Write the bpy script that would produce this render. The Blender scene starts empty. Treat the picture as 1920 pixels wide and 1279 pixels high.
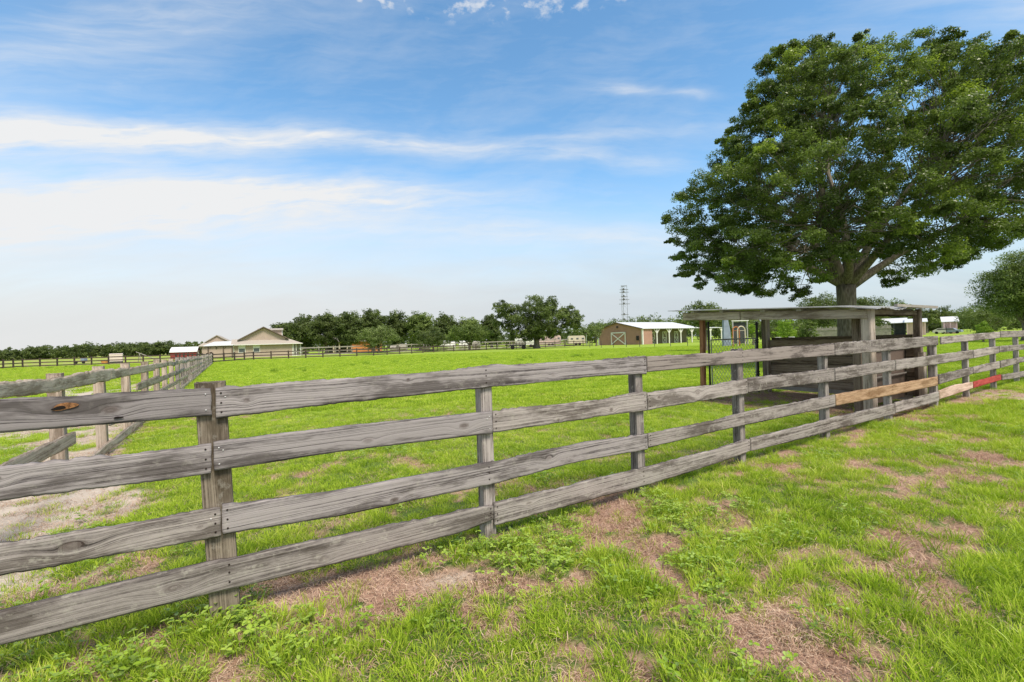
import bpy, math, random
import numpy as np
from mathutils import Vector, Matrix
rng = np.random.default_rng(7)
random.seed(7)
SC = bpy.context.scene
COL = SC.collection

# ------------------------------------------------------------------ camera
F = 848.0; W0, H0 = 1920.0, 1279.0; CAMZ = 1.53
ROLL = math.atan(0.032); PITCH = 0.00177
cr, sr = math.cos(ROLL), math.sin(ROLL)
R3 = Matrix.Rotation(PITCH, 3, 'X') @ Matrix(((cr, sr, 0), (0, 0, -1), (-sr, cr, 0)))
cam_d = bpy.data.cameras.new('camera'); cam = bpy.data.objects.new('camera', cam_d); COL.objects.link(cam)
cam_d.sensor_width = 36; cam_d.lens = F / W0 * 36; cam_d.clip_end = 6000; cam_d.clip_start = 0.05
M4 = R3.to_4x4(); M4.translation = (0, 0, CAMZ); cam.matrix_world = M4
SC.camera = cam

# ------------------------------------------------------------------ sky, sun, exposure
SUN_EL, SUN_AZ = math.radians(56), math.radians(146)     # azimuth clockwise from +Y (straight ahead)
EXPO = 0.75
SC.view_settings.view_transform = 'Standard'; SC.view_settings.look = 'None'
SC.view_settings.exposure = EXPO; SC.view_settings.gamma = 1
wd = bpy.data.worlds.new('World'); SC.world = wd; wd.use_nodes = True
class NT:
    """tiny helper to write node trees"""
    def __init__(s, nt): s.nt = nt
    def n(s, t, **kw):
        nd = s.nt.nodes.new(t)
        for k, v in kw.items():
            if k == 'i':
                for a, b in v.items(): s.put(nd, a, b)
            else: setattr(nd, k, v)
        return nd
    def put(s, nd, a, b):
        sk = nd.inputs[a]
        if isinstance(b, bpy.types.NodeSocket): s.nt.links.new(b, sk)
        else: sk.default_value = b
    def m(s, op, a, b=None, c=None, clamp=False):
        nd = s.nt.nodes.new('ShaderNodeMath'); nd.operation = op; nd.use_clamp = clamp
        for k, v in enumerate((a, b, c)):
            if v is not None: s.put(nd, k, v)
        return nd.outputs[0]
    def xyz(s, x, y, z=0.0):
        nd = s.nt.nodes.new('ShaderNodeCombineXYZ')
        for k, v in enumerate((x, y, z)): s.put(nd, k, v)
        return nd.outputs[0]
    def noise(s, vec, scale=1.0, detail=4.0, rough=0.55, dist=0.0):
        nd = s.n('ShaderNodeTexNoise'); s.put(nd, 'Vector', vec)
        nd.inputs['Scale'].default_value = scale; nd.inputs['Detail'].default_value = detail
        nd.inputs['Roughness'].default_value = rough; nd.inputs['Distortion'].default_value = dist
        return nd.outputs['Fac']
    def ramp(s, fac, stops, interp='LINEAR'):
        nd = s.n('ShaderNodeValToRGB'); s.put(nd, 'Fac', fac); cr_ = nd.color_ramp; cr_.interpolation = interp
        while len(cr_.elements) > 1: cr_.elements.remove(cr_.elements[-1])
        for k, (p, c) in enumerate(stops):
            e = cr_.elements[0] if k == 0 else cr_.elements.new(p)
            e.position = p
            e.color = (*c, 1) if isinstance(c, (tuple, list)) else (c, c, c, 1)
        return nd.outputs[0]
    def mix(s, fac, a, b, blend='MIX'):
        nd = s.nt.nodes.new('ShaderNodeMix'); nd.data_type = 'RGBA'; nd.blend_type = blend
        s.put(nd, 0, fac)
        for k, v in ((6, a), (7, b)):
            s.put(nd, k, (*v, 1) if isinstance(v, (tuple, list)) and len(v) == 3 else v)
        return nd.outputs[2]
w = NT(wd.node_tree)
for nd in list(wd.node_tree.nodes): wd.node_tree.nodes.remove(nd)
tc = w.n('ShaderNodeTexCoord').outputs['Generated']
sp = w.n('ShaderNodeSeparateXYZ', i={0: tc}).outputs
hyp = w.m('SQRT', w.m('ADD', w.m('MULTIPLY', sp[0], sp[0]), w.m('MULTIPLY', sp[1], sp[1])))
el = w.m('MULTIPLY', w.m('ARCTAN2', sp[2], hyp), 57.2958)            # elevation, degrees
az = w.m('MULTIPLY', w.m('ARCTAN2', sp[0], sp[1]), 57.2958)          # azimuth, degrees
sky = w.n('ShaderNodeTexSky'); sky.sky_type = 'NISHITA'; sky.sun_disc = False
sky.sun_elevation = SUN_EL; sky.sun_rotation = SUN_AZ; sky.altitude = 0; sky.air_density = 1.0; sky.dust_density = 0.4; sky.ozone_density = 1.6
SKY_K = 0.14
skc = w.n('ShaderNodeVectorMath', operation='SCALE'); w.put(skc, 0, sky.outputs[0]); skc.inputs['Scale'].default_value = SKY_K
skh = w.n('ShaderNodeHueSaturation', i={'Hue': 0.490, 'Saturation': 1.15, 'Value': 1.0, 'Color': skc.outputs[0]}).outputs[0]
# wind-drawn cirrus: long level streaks, following gentle arcs across the sky
azc = w.m('MINIMUM', w.m('MAXIMUM', w.m('ADD', az, 10.0), -60.0), 60.0)
arc = w.m('MULTIPLY', w.m('MULTIPLY', azc, azc), 0.0034)
wrp = w.noise(w.xyz(w.m('MULTIPLY', az, 0.06), w.m('MULTIPLY', el, 0.13), 3.1), 1.0, 4)
elw = w.m('ADD', w.m('ADD', el, arc), w.m('MULTIPLY', w.m('SUBTRACT', wrp, 0.5), 3.2))
def streak(sx, sy, seed, tilt=0.0, det=7):
    e2 = w.m('ADD', elw, w.m('MULTIPLY', az, tilt))
    return w.noise(w.xyz(w.m('MULTIPLY', az, sx), w.m('MULTIPLY', e2, sy), seed), 1.0, det, 0.60, 0.25)
s1 = streak(0.05, 0.26, 1.7, 0.0); s2 = streak(0.14, 1.1, 8.2, -0.05); s3 = streak(0.05, 0.16, 5.3, -0.25)
def blob(a0, e0, sa, se, k, tilt=0.0):
    """soft lens of cloud; tilt = degrees of rise per degree to the right; e0 above the arc"""
    da = w.m('DIVIDE', w.m('SUBTRACT', az, a0), sa)
    de = w.m('DIVIDE', w.m('SUBTRACT', w.m('SUBTRACT', elw, w.m('MULTIPLY', w.m('SUBTRACT', az, a0), tilt)), e0), se)
    return w.m('MULTIPLY', w.m('EXPONENT', w.m('MULTIPLY', w.m('ADD', w.m('MULTIPLY', da, da), w.m('MULTIPLY', de, de)), -1.0)), k)
bl = [blob(-49, 16.8, 22, 3.0, 1.9), blob(-24, 17.6, 19, 1.6, 1.3, 0.0), blob(-50, 23.2, 20, 1.5, 1.5), blob(-20, 23.6, 18, 1.1, 0.95), blob(10, 23.0, 14, 0.8, 0.42, 0.0),
      blob(10, 25.0, 14, 0.7, 0.30, 0.12), blob(-40, 31.5, 20, 4.0, 0.42, 0.45), blob(15, 30.0, 3.2, 0.55, 0.8), blob(22, 29.6, 3.0, 0.3, 0.5), blob(52, 40, 7, 4, 0.9), blob(-5, 14.2, 26, 1.6, 0.5), blob(28, 14.0, 22, 1.2, 0.30)]
tot = bl[0]
for b_ in bl[1:]: tot = w.m('ADD', tot, b_)
smod = w.m('ADD', w.m('MULTIPLY', s1, 1.2), w.m('MULTIPLY', s2, 1.5))
cl = w.m('MULTIPLY', tot, w.m('SUBTRACT', smod, 0.62))
veil = w.m('MULTIPLY', w.m('SUBTRACT', w.m('ADD', w.m('MULTIPLY', s3, 0.7), w.m('MULTIPLY', s2, 0.3)), 0.45, clamp=True), 0.9)
hz = w.n('ShaderNodeMapRange', interpolation_type='SMOOTHSTEP', i={0: w.m('ADD', w.m('ADD', el, w.m('MULTIPLY', arc, 0.4)), w.m('MULTIPLY', w.m('SUBTRACT', s1, 0.5), 7.0)), 1: 4.0, 2: 21.5, 3: 0.98, 4: 0.0}).outputs[0]
# small puffs near the top of the picture
pf = w.noise(w.xyz(w.m('MULTIPLY', az, 0.25), w.m('MULTIPLY', el, 0.42), 21.0), 1.0, 6, 0.6)
pfz = w.n('ShaderNodeMapRange', interpolation_type='SMOOTHSTEP', i={0: el, 1: 34.6, 2: 36.4, 3: 0.0, 4: 1.0}).outputs[0]
pfm = w.m('MULTIPLY', w.n('ShaderNodeMapRange', interpolation_type='SMOOTHSTEP', i={0: pf, 1: 0.50, 2: 0.66, 3: 0.0, 4: 1.0}).outputs[0], pfz)
cov = w.m('ADD', w.m('MAXIMUM', w.m('ADD', cl, veil, clamp=True), w.m('MULTIPLY', pfm, 0.7)), 0.0, clamp=True)
k_ = 1.0 / (2 ** EXPO)
c1 = w.mix(hz, skh, w.mix(w.n('ShaderNodeMapRange', i={0: az, 1: -30.0, 2: 45.0, 3: 0.0, 4: 1.0}).outputs[0], (0.76 * k_, 0.77 * k_, 0.775 * k_), (0.55 * k_, 0.64 * k_, 0.71 * k_)))
c2 = w.mix(cov, c1, (0.86 * k_, 0.87 * k_, 0.88 * k_))
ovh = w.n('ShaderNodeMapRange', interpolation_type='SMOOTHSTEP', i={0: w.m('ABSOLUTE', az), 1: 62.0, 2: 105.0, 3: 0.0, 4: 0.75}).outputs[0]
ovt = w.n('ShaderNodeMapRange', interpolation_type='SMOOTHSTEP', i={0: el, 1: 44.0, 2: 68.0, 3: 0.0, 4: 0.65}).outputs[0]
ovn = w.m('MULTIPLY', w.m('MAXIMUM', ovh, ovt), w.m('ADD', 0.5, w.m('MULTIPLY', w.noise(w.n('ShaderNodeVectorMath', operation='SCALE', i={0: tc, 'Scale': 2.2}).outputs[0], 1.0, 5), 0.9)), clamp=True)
c2 = w.mix(ovn, c2, (0.66 * k_, 0.655 * k_, 0.645 * k_))       # unseen overcast added outside the picture to neutralise and soften ambient light
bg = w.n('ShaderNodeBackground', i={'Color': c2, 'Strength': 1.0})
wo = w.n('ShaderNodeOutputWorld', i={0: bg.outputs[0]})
sd = bpy.data.lights.new('sun', 'SUN'); sun = bpy.data.objects.new('sun', sd); COL.objects.link(sun)
sd.energy = 2.7; sd.angle = math.radians(20); sd.color = (1, 0.90, 0.76)
sv = Vector((math.sin(SUN_AZ) * math.cos(SUN_EL), math.cos(SUN_AZ) * math.cos(SUN_EL), math.sin(SUN_EL)))
sun.rotation_euler = (-sv).to_track_quat('-Z', 'Y').to_euler(); sun.location = (0, -10, 30)

# ------------------------------------------------------------------ measuring helpers
def ray(px, py): return R3 @ Vector(((px - 960) / F, -(py - 639.5) / F, -1))
def P(px, py, Z):
    d = ray(px, py); return Vector((0, 0, CAMZ)) + d * (Z / d.y)
def G(px, py, z=0.0):
    d = ray(px, py); t = (z - CAMZ) / d.z; return Vector((0, 0, CAMZ)) + d * t
def hor(px): return 641.0 - 0.032 * (px - 960)
def GZ(px, Z, z=0.0):
    """ground point in picture column px (at the horizon) at distance Z"""
    d = ray(px, hor(px)); p = d * (Z / d.y); return Vector((p.x, Z, z))
def HZ(px, py, Z): return P(px, py, Z).z

# ------------------------------------------------------------------ noise for terrain and scattering
def _h(ix, iy, s):
    n = (ix.astype(np.int64) * 374761393 + iy.astype(np.int64) * 668265263 + s * 1442695041) & 0x7fffffff
    n = ((n ^ (n >> 13)) * 1274126177) & 0x7fffffff
    n = (n ^ (n >> 16)) & 0xffff
    return n / 65535.0
def vn(x, y, s=0):
    x = np.asarray(x, float); y = np.asarray(y, float)
    ix = np.floor(x).astype(np.int64); iy = np.floor(y).astype(np.int64); fx = x - ix; fy = y - iy
    fx = fx * fx * (3 - 2 * fx); fy = fy * fy * (3 - 2 * fy)
    a = _h(ix, iy, s); b = _h(ix + 1, iy, s); c = _h(ix, iy + 1, s); d = _h(ix + 1, iy + 1, s)
    return (a * (1 - fx) + b * fx) * (1 - fy) + (c * (1 - fx) + d * fx) * fy
def fbm(x, y, s=0, o=4):
    t = 0; a = .5; n = 0
    for k in range(o):
        t = t + a * vn(x * 2 ** k + 17 * k, y * 2 ** k - 9 * k, s + k); n += a; a *= .5
    return t / n
def sst(a, b, x):
    t = np.clip((x - a) / (b - a), 0, 1); return t * t * (3 - 2 * t)

# ------------------------------------------------------------------ mesh and object helpers
def mk(name, V, Fc, mats, parent=None, attrs=None, mi=None, smooth=False, uvs=None):
    me = bpy.data.meshes.new(name)
    V = np.asarray(V, float).reshape(-1, 3)
    if isinstance(Fc, np.ndarray):
        n, k = Fc.shape
        me.vertices.add(len(V)); me.vertices.foreach_set('co', V.ravel())
        me.loops.add(n * k); me.loops.foreach_set('vertex_index', Fc.ravel().astype(np.int32))
        me.polygons.add(n); me.polygons.foreach_set('loop_start', np.arange(0, n * k, k, dtype=np.int32))
        me.update(calc_edges=True)
    else:
        me.from_pydata([tuple(v) for v in V], [], Fc); me.update()
    for m_ in (mats if isinstance(mats, (list, tuple)) else [mats]): me.materials.append(m_)
    if mi is not None: me.polygons.foreach_set('material_index', np.asarray(mi, np.int32))
    if smooth: me.polygons.foreach_set('use_smooth', np.ones(len(me.polygons), bool))
    if attrs:
        for k, v in attrs.items():
            v = np.asarray(v, np.float32)
            if v.ndim == 1:
                a = me.attributes.new(k, 'FLOAT', 'POINT'); a.data.foreach_set('value', v)
            else:
                a = me.attributes.new(k, 'FLOAT_VECTOR', 'POINT'); a.data.foreach_set('vector', v.ravel())
    o = bpy.data.objects.new(name, me); COL.objects.link(o)
    if parent is not None:
        o.parent = parent; o.matrix_parent_inverse = Matrix.Translation(-Vector(parent.location)) if parent.parent is None else Matrix.Identity(4)
    return o
def tag(o, label=None, cat=None, group=None, kind=None):
    if label: o['label'] = label
    if cat: o['category'] = cat
    if group: o['group'] = group
    if kind: o['kind'] = kind
    return o
def thing(name, loc, label, cat, group=None):
    o = bpy.data.objects.new(name, None); o.empty_display_size = .2; COL.objects.link(o); o.location = loc
    return tag(o, label, cat, group)
class MB:
    """collects shapes into ONE mesh"""
    def __init__(s): s.V = []; s.F = []; s.M = []
    def add(s, vs, fs, m=0):
        b = len(s.V); s.V += [tuple(v) for v in vs]; s.F += [tuple(i + b for i in f) for f in fs]; s.M += [m] * len(fs); return s
    def prism(s, pts, vec, m=0):
        """polygon pts extruded by vec"""
        n = len(pts); v = [Vector(p) for p in pts]; v2 = [p + Vector(vec) for p in v]
        fs = [tuple(range(n))[::-1], tuple(range(n, 2 * n))] + [(i, (i + 1) % n, n + (i + 1) % n, n + i) for i in range(n)]
        return s.add(v + v2, fs, m)
    def box(s, o, ax, ay, az_, m=0):
        o = Vector(o); ax = Vector(ax); ay = Vector(ay); az_ = Vector(az_)
        return s.prism([o, o + ax, o + ax + ay, o + ay], az_, m)
    def cbox(s, c, dx, dy, dz, rz=0, m=0):
        X = Vector((math.cos(rz), math.sin(rz), 0)); Y = Vector((-math.sin(rz), math.cos(rz), 0)); Z = Vector((0, 0, 1))
        c = Vector(c); return s.box(c - X * dx / 2 - Y * dy / 2, X * dx, Y * dy, Z * dz, m)
    def bar(s, a, b, w_, h_, up=(0, 0, 1), m=0):
        a = Vector(a); b = Vector(b); d = (b - a).normalized(); u = Vector(up)
        if abs(d.dot(u)) > .95: u = Vector((0, 1, 0))
        x = d.cross(u).normalized(); y = x.cross(d)
        return s.prism([a - x * w_ / 2 - y * h_ / 2, a + x * w_ / 2 - y * h_ / 2, a + x * w_ / 2 + y * h_ / 2, a - x * w_ / 2 + y * h_ / 2], b - a, m)
    def tube(s, pts, rad, n=8, m=0, cap=True):
        v, f = tube(pts, rad, n, cap); return s.add(v, f, m)
    def ico(s, c, r, m=0, sc=(1, 1, 1), seg=10, ring=6):
        c = Vector(c); vs = [c + Vector((0, 0, r * sc[2]))]
        for i in range(1, ring):
            t = math.pi * i / ring
            for j in range(seg):
                p = 2 * math.pi * j / seg; vs.append(c + Vector((r * sc[0] * math.sin(t) * math.cos(p), r * sc[1] * math.sin(t) * math.sin(p), r * sc[2] * math.cos(t))))
        vs.append(c - Vector((0, 0, r * sc[2]))); fs = []
        for j in range(seg):
            fs.append((0, 1 + j, 1 + (j + 1) % seg)); fs.append((len(vs) - 1, 1 + (ring - 2) * seg + (j + 1) % seg, 1 + (ring - 2) * seg + j))
            for i in range(ring - 2):
                a = 1 + i * seg; fs.append((a + j, a + seg + j, a + seg + (j + 1) % seg, a + (j + 1) % seg))
        return s.add(vs, fs, m)
    def build(s, name, mats, parent=None, smooth=False):
        return mk(name, s.V, s.F, mats, parent, mi=s.M, smooth=smooth)
def tube(pts, rad, n=8, cap=True):
    pts = [Vector(p) for p in pts]; vs = []; fs = []; ref = Vector((1, 0, 0))
    for k, p in enumerate(pts):
        d = (pts[min(k + 1, len(pts) - 1)] - pts[max(k - 1, 0)]).normalized()
        x = ref - d * ref.dot(d)
        if x.length < .1: x = Vector((0, 1, 0)) - d * d.y
        x.normalize(); ref = x; y = d.cross(x); r = rad[k] if hasattr(rad, '__len__') else rad
        vs += [p + (x * math.cos(2 * math.pi * j / n) + y * math.sin(2 * math.pi * j / n)) * r for j in range(n)]
    for k in range(len(pts) - 1):
        for j in range(n): a = k * n; fs.append((a + j, a + (j + 1) % n, a + n + (j + 1) % n, a + n + j))
    if cap: fs.append(tuple(range(n))[::-1]); fs.append(tuple(range((len(pts) - 1) * n, len(pts) * n)))
    return vs, fs

# ------------------------------------------------------------------ materials
def mat(name, rough=0.8, spec=0.3):
    m = bpy.data.materials.new(name); m.use_nodes = True; n = NT(m.node_tree); b = m.node_tree.nodes['Principled BSDF']
    b.inputs['Roughness'].default_value = rough; b.inputs['Specular IOR Level'].default_value = spec
    return m, n, b
def bump(n, b, h, st=0.3, dist=0.01):
    bp = n.n('ShaderNodeBump', i={'Strength': st, 'Distance': dist, 'Height': h}); n.put(b, 'Normal', bp.outputs[0])
def plain(name, c, rough=0.7, var=0.12, sc=3.0, spec=0.3, metal=0.0):
    m, n, b = mat(name, rough, spec); tcn = n.n('ShaderNodeTexCoord').outputs['Object']
    f = n.noise(tcn, sc, 5, 0.6); g = n.noise(tcn, sc * 9, 3, 0.6)
    k = n.m('ADD', n.m('MULTIPLY', f, .7), n.m('MULTIPLY', g, .3))
    n.put(b, 'Base Color', n.ramp(k, [(0.3, tuple(x * (1 - var * 1.6) for x in c)), (0.7, tuple(min(1, x * (1 + var)) for x in c))]))
    b.inputs['Metallic'].default_value = metal; bump(n, b, g, .15, .01)
    return m
def wood(name, dark, light, tint=None, knot=(0.07, 0.045, 0.035), grain=1.0, lichen=0.0, contrast=1.0):
    """sawn board; attribute gr = (metres along, metres across bent round the knots, knot mask)"""
    m, n, b = mat(name, 0.95, 0.08)
    at = n.n('ShaderNodeAttribute', attribute_name='gr').outputs['Vector']
    s = n.n('ShaderNodeSeparateXYZ', i={0: at}).outputs
    rnd = n.n('ShaderNodeObjectInfo').outputs['Random']
    u = n.m('ADD', s[0], n.m('MULTIPLY', rnd, 37.0)); v = s[1]; z = n.m('MULTIPLY', rnd, 11.0)
    wob = n.noise(n.xyz(n.m('MULTIPLY', u, 1.6), n.m('MULTIPLY', v, 7.0), z), 1, 3)
    vv = n.m('ADD', v, n.m('MULTIPLY', wob, 0.022))
    ring = n.noise(n.xyz(n.m('MULTIPLY', u, 0.40), n.m('MULTIPLY', vv, 95 * grain), z), 1, 3, .6)
    fib = n.noise(n.xyz(n.m('MULTIPLY', u, 9.0), n.m('MULTIPLY', vv, 300.0), z), 1, 5, .75)
    sil = n.noise(n.xyz(n.m('MULTIPLY', u, 2.6), n.m('MULTIPLY', v, 11.0), z), 1, 6, .65)
    mot = n.noise(n.xyz(n.m('MULTIPLY', u, 26.0), n.m('MULTIPLY', v, 48.0), z), 1, 6, .75)
    rr = n.n('ShaderNodeMapRange', interpolation_type='SMOOTHSTEP', i={0: ring, 1: 0.36, 2: 0.62, 3: 0.0, 4: 1.0}).outputs[0]
    k = n.m('ADD', n.m('ADD', n.m('MULTIPLY', rr, .24 * contrast), n.m('MULTIPLY', fib, .42)), n.m('ADD', n.m('MULTIPLY', sil, .56), n.m('MULTIPLY', mot, .30)))
    c = n.ramp(k, [(0.44, tuple(x * .36 for x in dark)), (0.57, dark), (0.68, tuple((x + y) / 2 for x, y in zip(dark, light))), (0.86, light)])
    stn = n.noise(n.xyz(n.m('MULTIPLY', u, 1.1), n.m('MULTIPLY', v, 6.0), n.m('ADD', z, 9.0)), 1, 5, .7)
    stm = n.n('ShaderNodeMapRange', interpolation_type='SMOOTHSTEP', i={0: stn, 1: 0.48, 2: 0.62, 3: 0.0, 4: 0.70}).outputs[0]
    c = n.mix(stm, c, tuple(x * y for x, y in zip(dark, (.62, .58, .50))))
    ev = n.n('ShaderNodeAttribute', attribute_name='ev').outputs['Fac']
    edg = n.m('MULTIPLY', n.m('ABSOLUTE', n.m('SUBTRACT', ev, .5)), 2.0)
    edn = n.noise(n.xyz(n.m('MULTIPLY', u, 4.0), n.m('MULTIPLY', v, 20.0), z), 1, 5, .7)
    edm = n.n('ShaderNodeMapRange', interpolation_type='SMOOTHSTEP', i={0: n.m('ADD', edg, n.m('MULTIPLY', n.m('SUBTRACT', edn, .5), 1.1)), 1: .80, 2: 1.12, 3: 0.0, 4: 0.62}).outputs[0]
    c = n.mix(edm, c, tuple(x * .45 for x in dark))
    # long open checks
    ck = n.noise(n.xyz(n.m('MULTIPLY', u, 0.9), n.m('MULTIPLY', vv, 130.0), n.m('ADD', z, 4.0)), 1, 2, .5)
    ckm = n.n('ShaderNodeMapRange', i={0: ck, 1: 0.33, 2: 0.26, 3: 0.0, 4: 0.85}).outputs[0]
    c = n.mix(ckm, c, tuple(x * .25 for x in dark))
    tone = n.m('ADD', 0.80, n.m('MULTIPLY', rnd, 0.36))
    c = n.mix(1.0, c, n.xyz(tone, tone, tone), 'MULTIPLY')
    if lichen:
        li = n.noise(n.xyz(n.m('MULTIPLY', u, 14.0), n.m('MULTIPLY', v, 16.0), z), 1, 6, .7)
        lm = n.n('ShaderNodeMapRange', interpolation_type='SMOOTHSTEP', i={0: li, 1: 0.54, 2: 0.66, 3: 0.0, 4: lichen}).outputs[0]
        c = n.mix(lm, c, (0.44, 0.42, 0.37))
    c = n.mix(n.m('MULTIPLY', s[2], .8, clamp=True), c, knot)
    n.put(b, 'Base Color', c)
    hgt = n.m('SUBTRACT', n.m('ADD', n.m('MULTIPLY', rr, .5), n.m('MULTIPLY', fib, .7)), n.m('MULTIPLY', ckm, 1.2))
    bump(n, b, hgt, .55, .004)
    return m
M = {}
M['wood'] = wood('weathered_wood', (0.125, 0.108, 0.103), (0.42, 0.38, 0.362), lichen=0.5)
M['wood_dark'] = wood('weathered_wood_dark', (0.080, 0.071, 0.074), (0.325, 0.298, 0.300), lichen=0.25, contrast=1.7)
M['wood_pale'] = wood('weathered_wood_pale', (0.30, 0.235, 0.185), (0.64, 0.535, 0.45), lichen=0.4)
M['wood_grain'] = wood('strongly_grained_grey_wood', (0.074, 0.066, 0.070), (0.30, 0.276, 0.280), grain=.62, lichen=0.1, contrast=3.2)
M['wood_black'] = wood('blackened_grained_wood', (0.055, 0.044, 0.044), (0.36, 0.315, 0.295), grain=.5, lichen=0.1, contrast=3.0)
M['post'] = wood('post_wood', (0.085, 0.068, 0.050), (0.30, 0.255, 0.20), lichen=0.35)
M['tan'] = wood('new_lumber', (0.27, 0.165, 0.095), (0.47, 0.325, 0.215), knot=(0.16, 0.07, 0.03))
M['pink'] = wood('pale_pine', (0.52, 0.37, 0.30), (0.74, 0.58, 0.50), knot=(0.3, 0.18, 0.12), contrast=.5)
M['red'] = wood('red_painted_wood', (0.36, 0.060, 0.055), (0.52, 0.115, 0.10), contrast=.5)
M['rust'] = wood('rusty_post_wood', (0.16, 0.070, 0.035), (0.36, 0.19, 0.11))
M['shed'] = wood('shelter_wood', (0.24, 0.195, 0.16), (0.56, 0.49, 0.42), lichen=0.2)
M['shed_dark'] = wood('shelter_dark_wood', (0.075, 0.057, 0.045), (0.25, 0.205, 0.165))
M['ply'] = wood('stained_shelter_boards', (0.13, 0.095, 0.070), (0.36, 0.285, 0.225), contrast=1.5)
M['nail'] = plain('nail_head', (0.62, 0.62, 0.62), .35, .1, 30, .6)
M['nail_rust'] = plain('rusty_nail', (0.035, 0.022, 0.017), .8, .2, 30)
M['hole'] = plain('hollow_knot', (0.012, 0.009, 0.008), .95)
M['orange_knot'] = plain('raw_orange_wood', (0.32, 0.155, 0.065), .85, .6, 60)
M['fence_brown'] = plain('brown_fence_paint', (0.085, 0.062, 0.055), .85, .25, 2)
M['fence_grey'] = plain('grey_far_fence', (0.34, 0.315, 0.285), .85, .25, 2)
M['black'] = plain('black_coated_steel', (0.02, 0.02, 0.022), .45, .2, 5, .4)
M['galv'] = plain('galvanised_wire', (0.40, 0.41, 0.40), .5, .1, 20, .5, .2)
M['beige'] = plain('beige_siding', (0.43, 0.375, 0.30), .8, .05, 1)
M['trim'] = plain('white_trim', (0.74, 0.74, 0.72), .6, .04, 2)
M['roofgrey'] = plain('shingle_roof', (0.40, 0.36, 0.32), .9, .10, 4)
M['fascia'] = plain('brown_fascia', (0.16, 0.12, 0.10), .8, .1, 2)
M['glass'] = plain('window_glass', (0.10, 0.115, 0.125), .12, .1, 1, .6)
M['whitemetal'] = plain('white_metal_roof', (0.72, 0.73, 0.74), .45, .05, .6, .4)
M['redwall'] = plain('red_shed_wall', (0.24, 0.045, 0.045), .8, .12, 2)
M['barnwall'] = plain('brown_barn_siding', (0.33, 0.20, 0.145), .8, .12, 1.5)
M['barnshade'] = plain('grey_brown_stall_wall', (0.20, 0.165, 0.145), .85, .12, 1.5)
M['orange'] = plain('orange_stucco', (0.72, 0.30, 0.12), .85, .1, 1)
M['cream'] = plain('cream_wall', (0.62, 0.55, 0.46), .85, .06, 1)
M['paleside'] = plain('pale_trailer_side', (0.66, 0.57, 0.53), .7, .06, 1)
M['pinkwall'] = plain('pale_pink_metal', (0.62, 0.46, 0.45), .6, .08, 1)
M['bluegrey'] = plain('blue_grey_sheet', (0.26, 0.31, 0.42), .6, .15, 2)
M['darkgrey'] = plain('dark_grey_paint', (0.06, 0.065, 0.07), .8, .2, 2)
M['mast'] = plain('mast_steel', (0.16, 0.165, 0.17), .6, .1, 2)
M['rustorange'] = plain('rusty_orange_hoop', (0.42, 0.15, 0.05), .7, .2, 5)
M['tyre'] = plain('tyre_rubber', (0.018, 0.018, 0.018), .9, .1, 5)
def bark():
    m, n, b = mat('oak_bark', .95, .15); t = n.n('ShaderNodeTexCoord').outputs['Object']
    mp = n.n('ShaderNodeMapping', i={0: t}); mp.inputs['Scale'].default_value = (9, 9, 2.2)
    v = n.n('ShaderNodeTexVoronoi', i={0: mp.outputs[0]}); v.inputs['Scale'].default_value = 1.6
    f = n.noise(mp.outputs[0], 1.5, 6, .65); g = n.noise(t, 1.2, 3)
    k = n.m('ADD', n.m('MULTIPLY', v.outputs['Distance'], .5), n.m('MULTIPLY', f, .6))
    c = n.ramp(k, [(.25, (.035, .028, .022)), (.5, (.12, .10, .08)), (.85, (.27, .24, .20))])
    n.put(b, 'Base Color', n.mix(n.m('MULTIPLY', g, .35), c, (.27, .27, .20))); bump(n, b, k, .8, .03); return m
M['bark'] = bark()
def leafmat(name, c1, c2, c3=None, trans=0.35):
    """leaf colour from the per-leaf attribute tone (0..1); c3 = fresh growth"""
    m = bpy.data.materials.new(name); m.use_nodes = True; n = NT(m.node_tree); nt = m.node_tree
    for x in list(nt.nodes): nt.nodes.remove(x)
    a = n.n('ShaderNodeAttribute', attribute_name='tone').outputs['Fac']
    st = [(0.0, c1), (0.75, c2)]
    if c3: st += [(0.86, c2), (1.0, c3)]
    c = n.ramp(a, st)
    d = n.n('ShaderNodeBsdfDiffuse', i={'Color': c}); t = n.n('ShaderNodeBsdfTranslucent', i={'Color': n.mix(1.0, c, (1.25, 1.35, .6), 'MULTIPLY')})
    g = n.n('ShaderNodeBsdfGlossy', i={'Color': (1, 1, 1, 1), 'Roughness': .42})
    x = n.n('ShaderNodeMixShader', i={0: trans, 1: d.outputs[0], 2: t.outputs[0]})
    fr = n.n('ShaderNodeFresnel', i={'IOR': 1.4})
    y = n.n('ShaderNodeMixShader', i={0: n.m('MULTIPLY', fr.outputs[0], .04), 1: x.outputs[0], 2: g.outputs[0]})
    n.n('ShaderNodeOutputMaterial', i={0: y.outputs[0]}); return m
M['oak'] = leafmat('live_oak_leaves', (.050, .082, .024), (.180, .250, .066), (.35, .45, .08), .42)
M['far_dark'] = leafmat('dark_evergreen_leaves', (.062, .088, .034), (.185, .235, .088), (.24, .29, .09), .40)
M['far_mid'] = leafmat('mid_green_leaves', (.075, .112, .034), (.225, .295, .090), None, .3)
M['far_pale'] = leafmat('pale_green_leaves', (.10, .14, .05), (.25, .31, .12), None, .3)
M['lime'] = leafmat('lime_green_leaves', (.14, .25, .03), (.34, .48, .07), None, .35)
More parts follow.
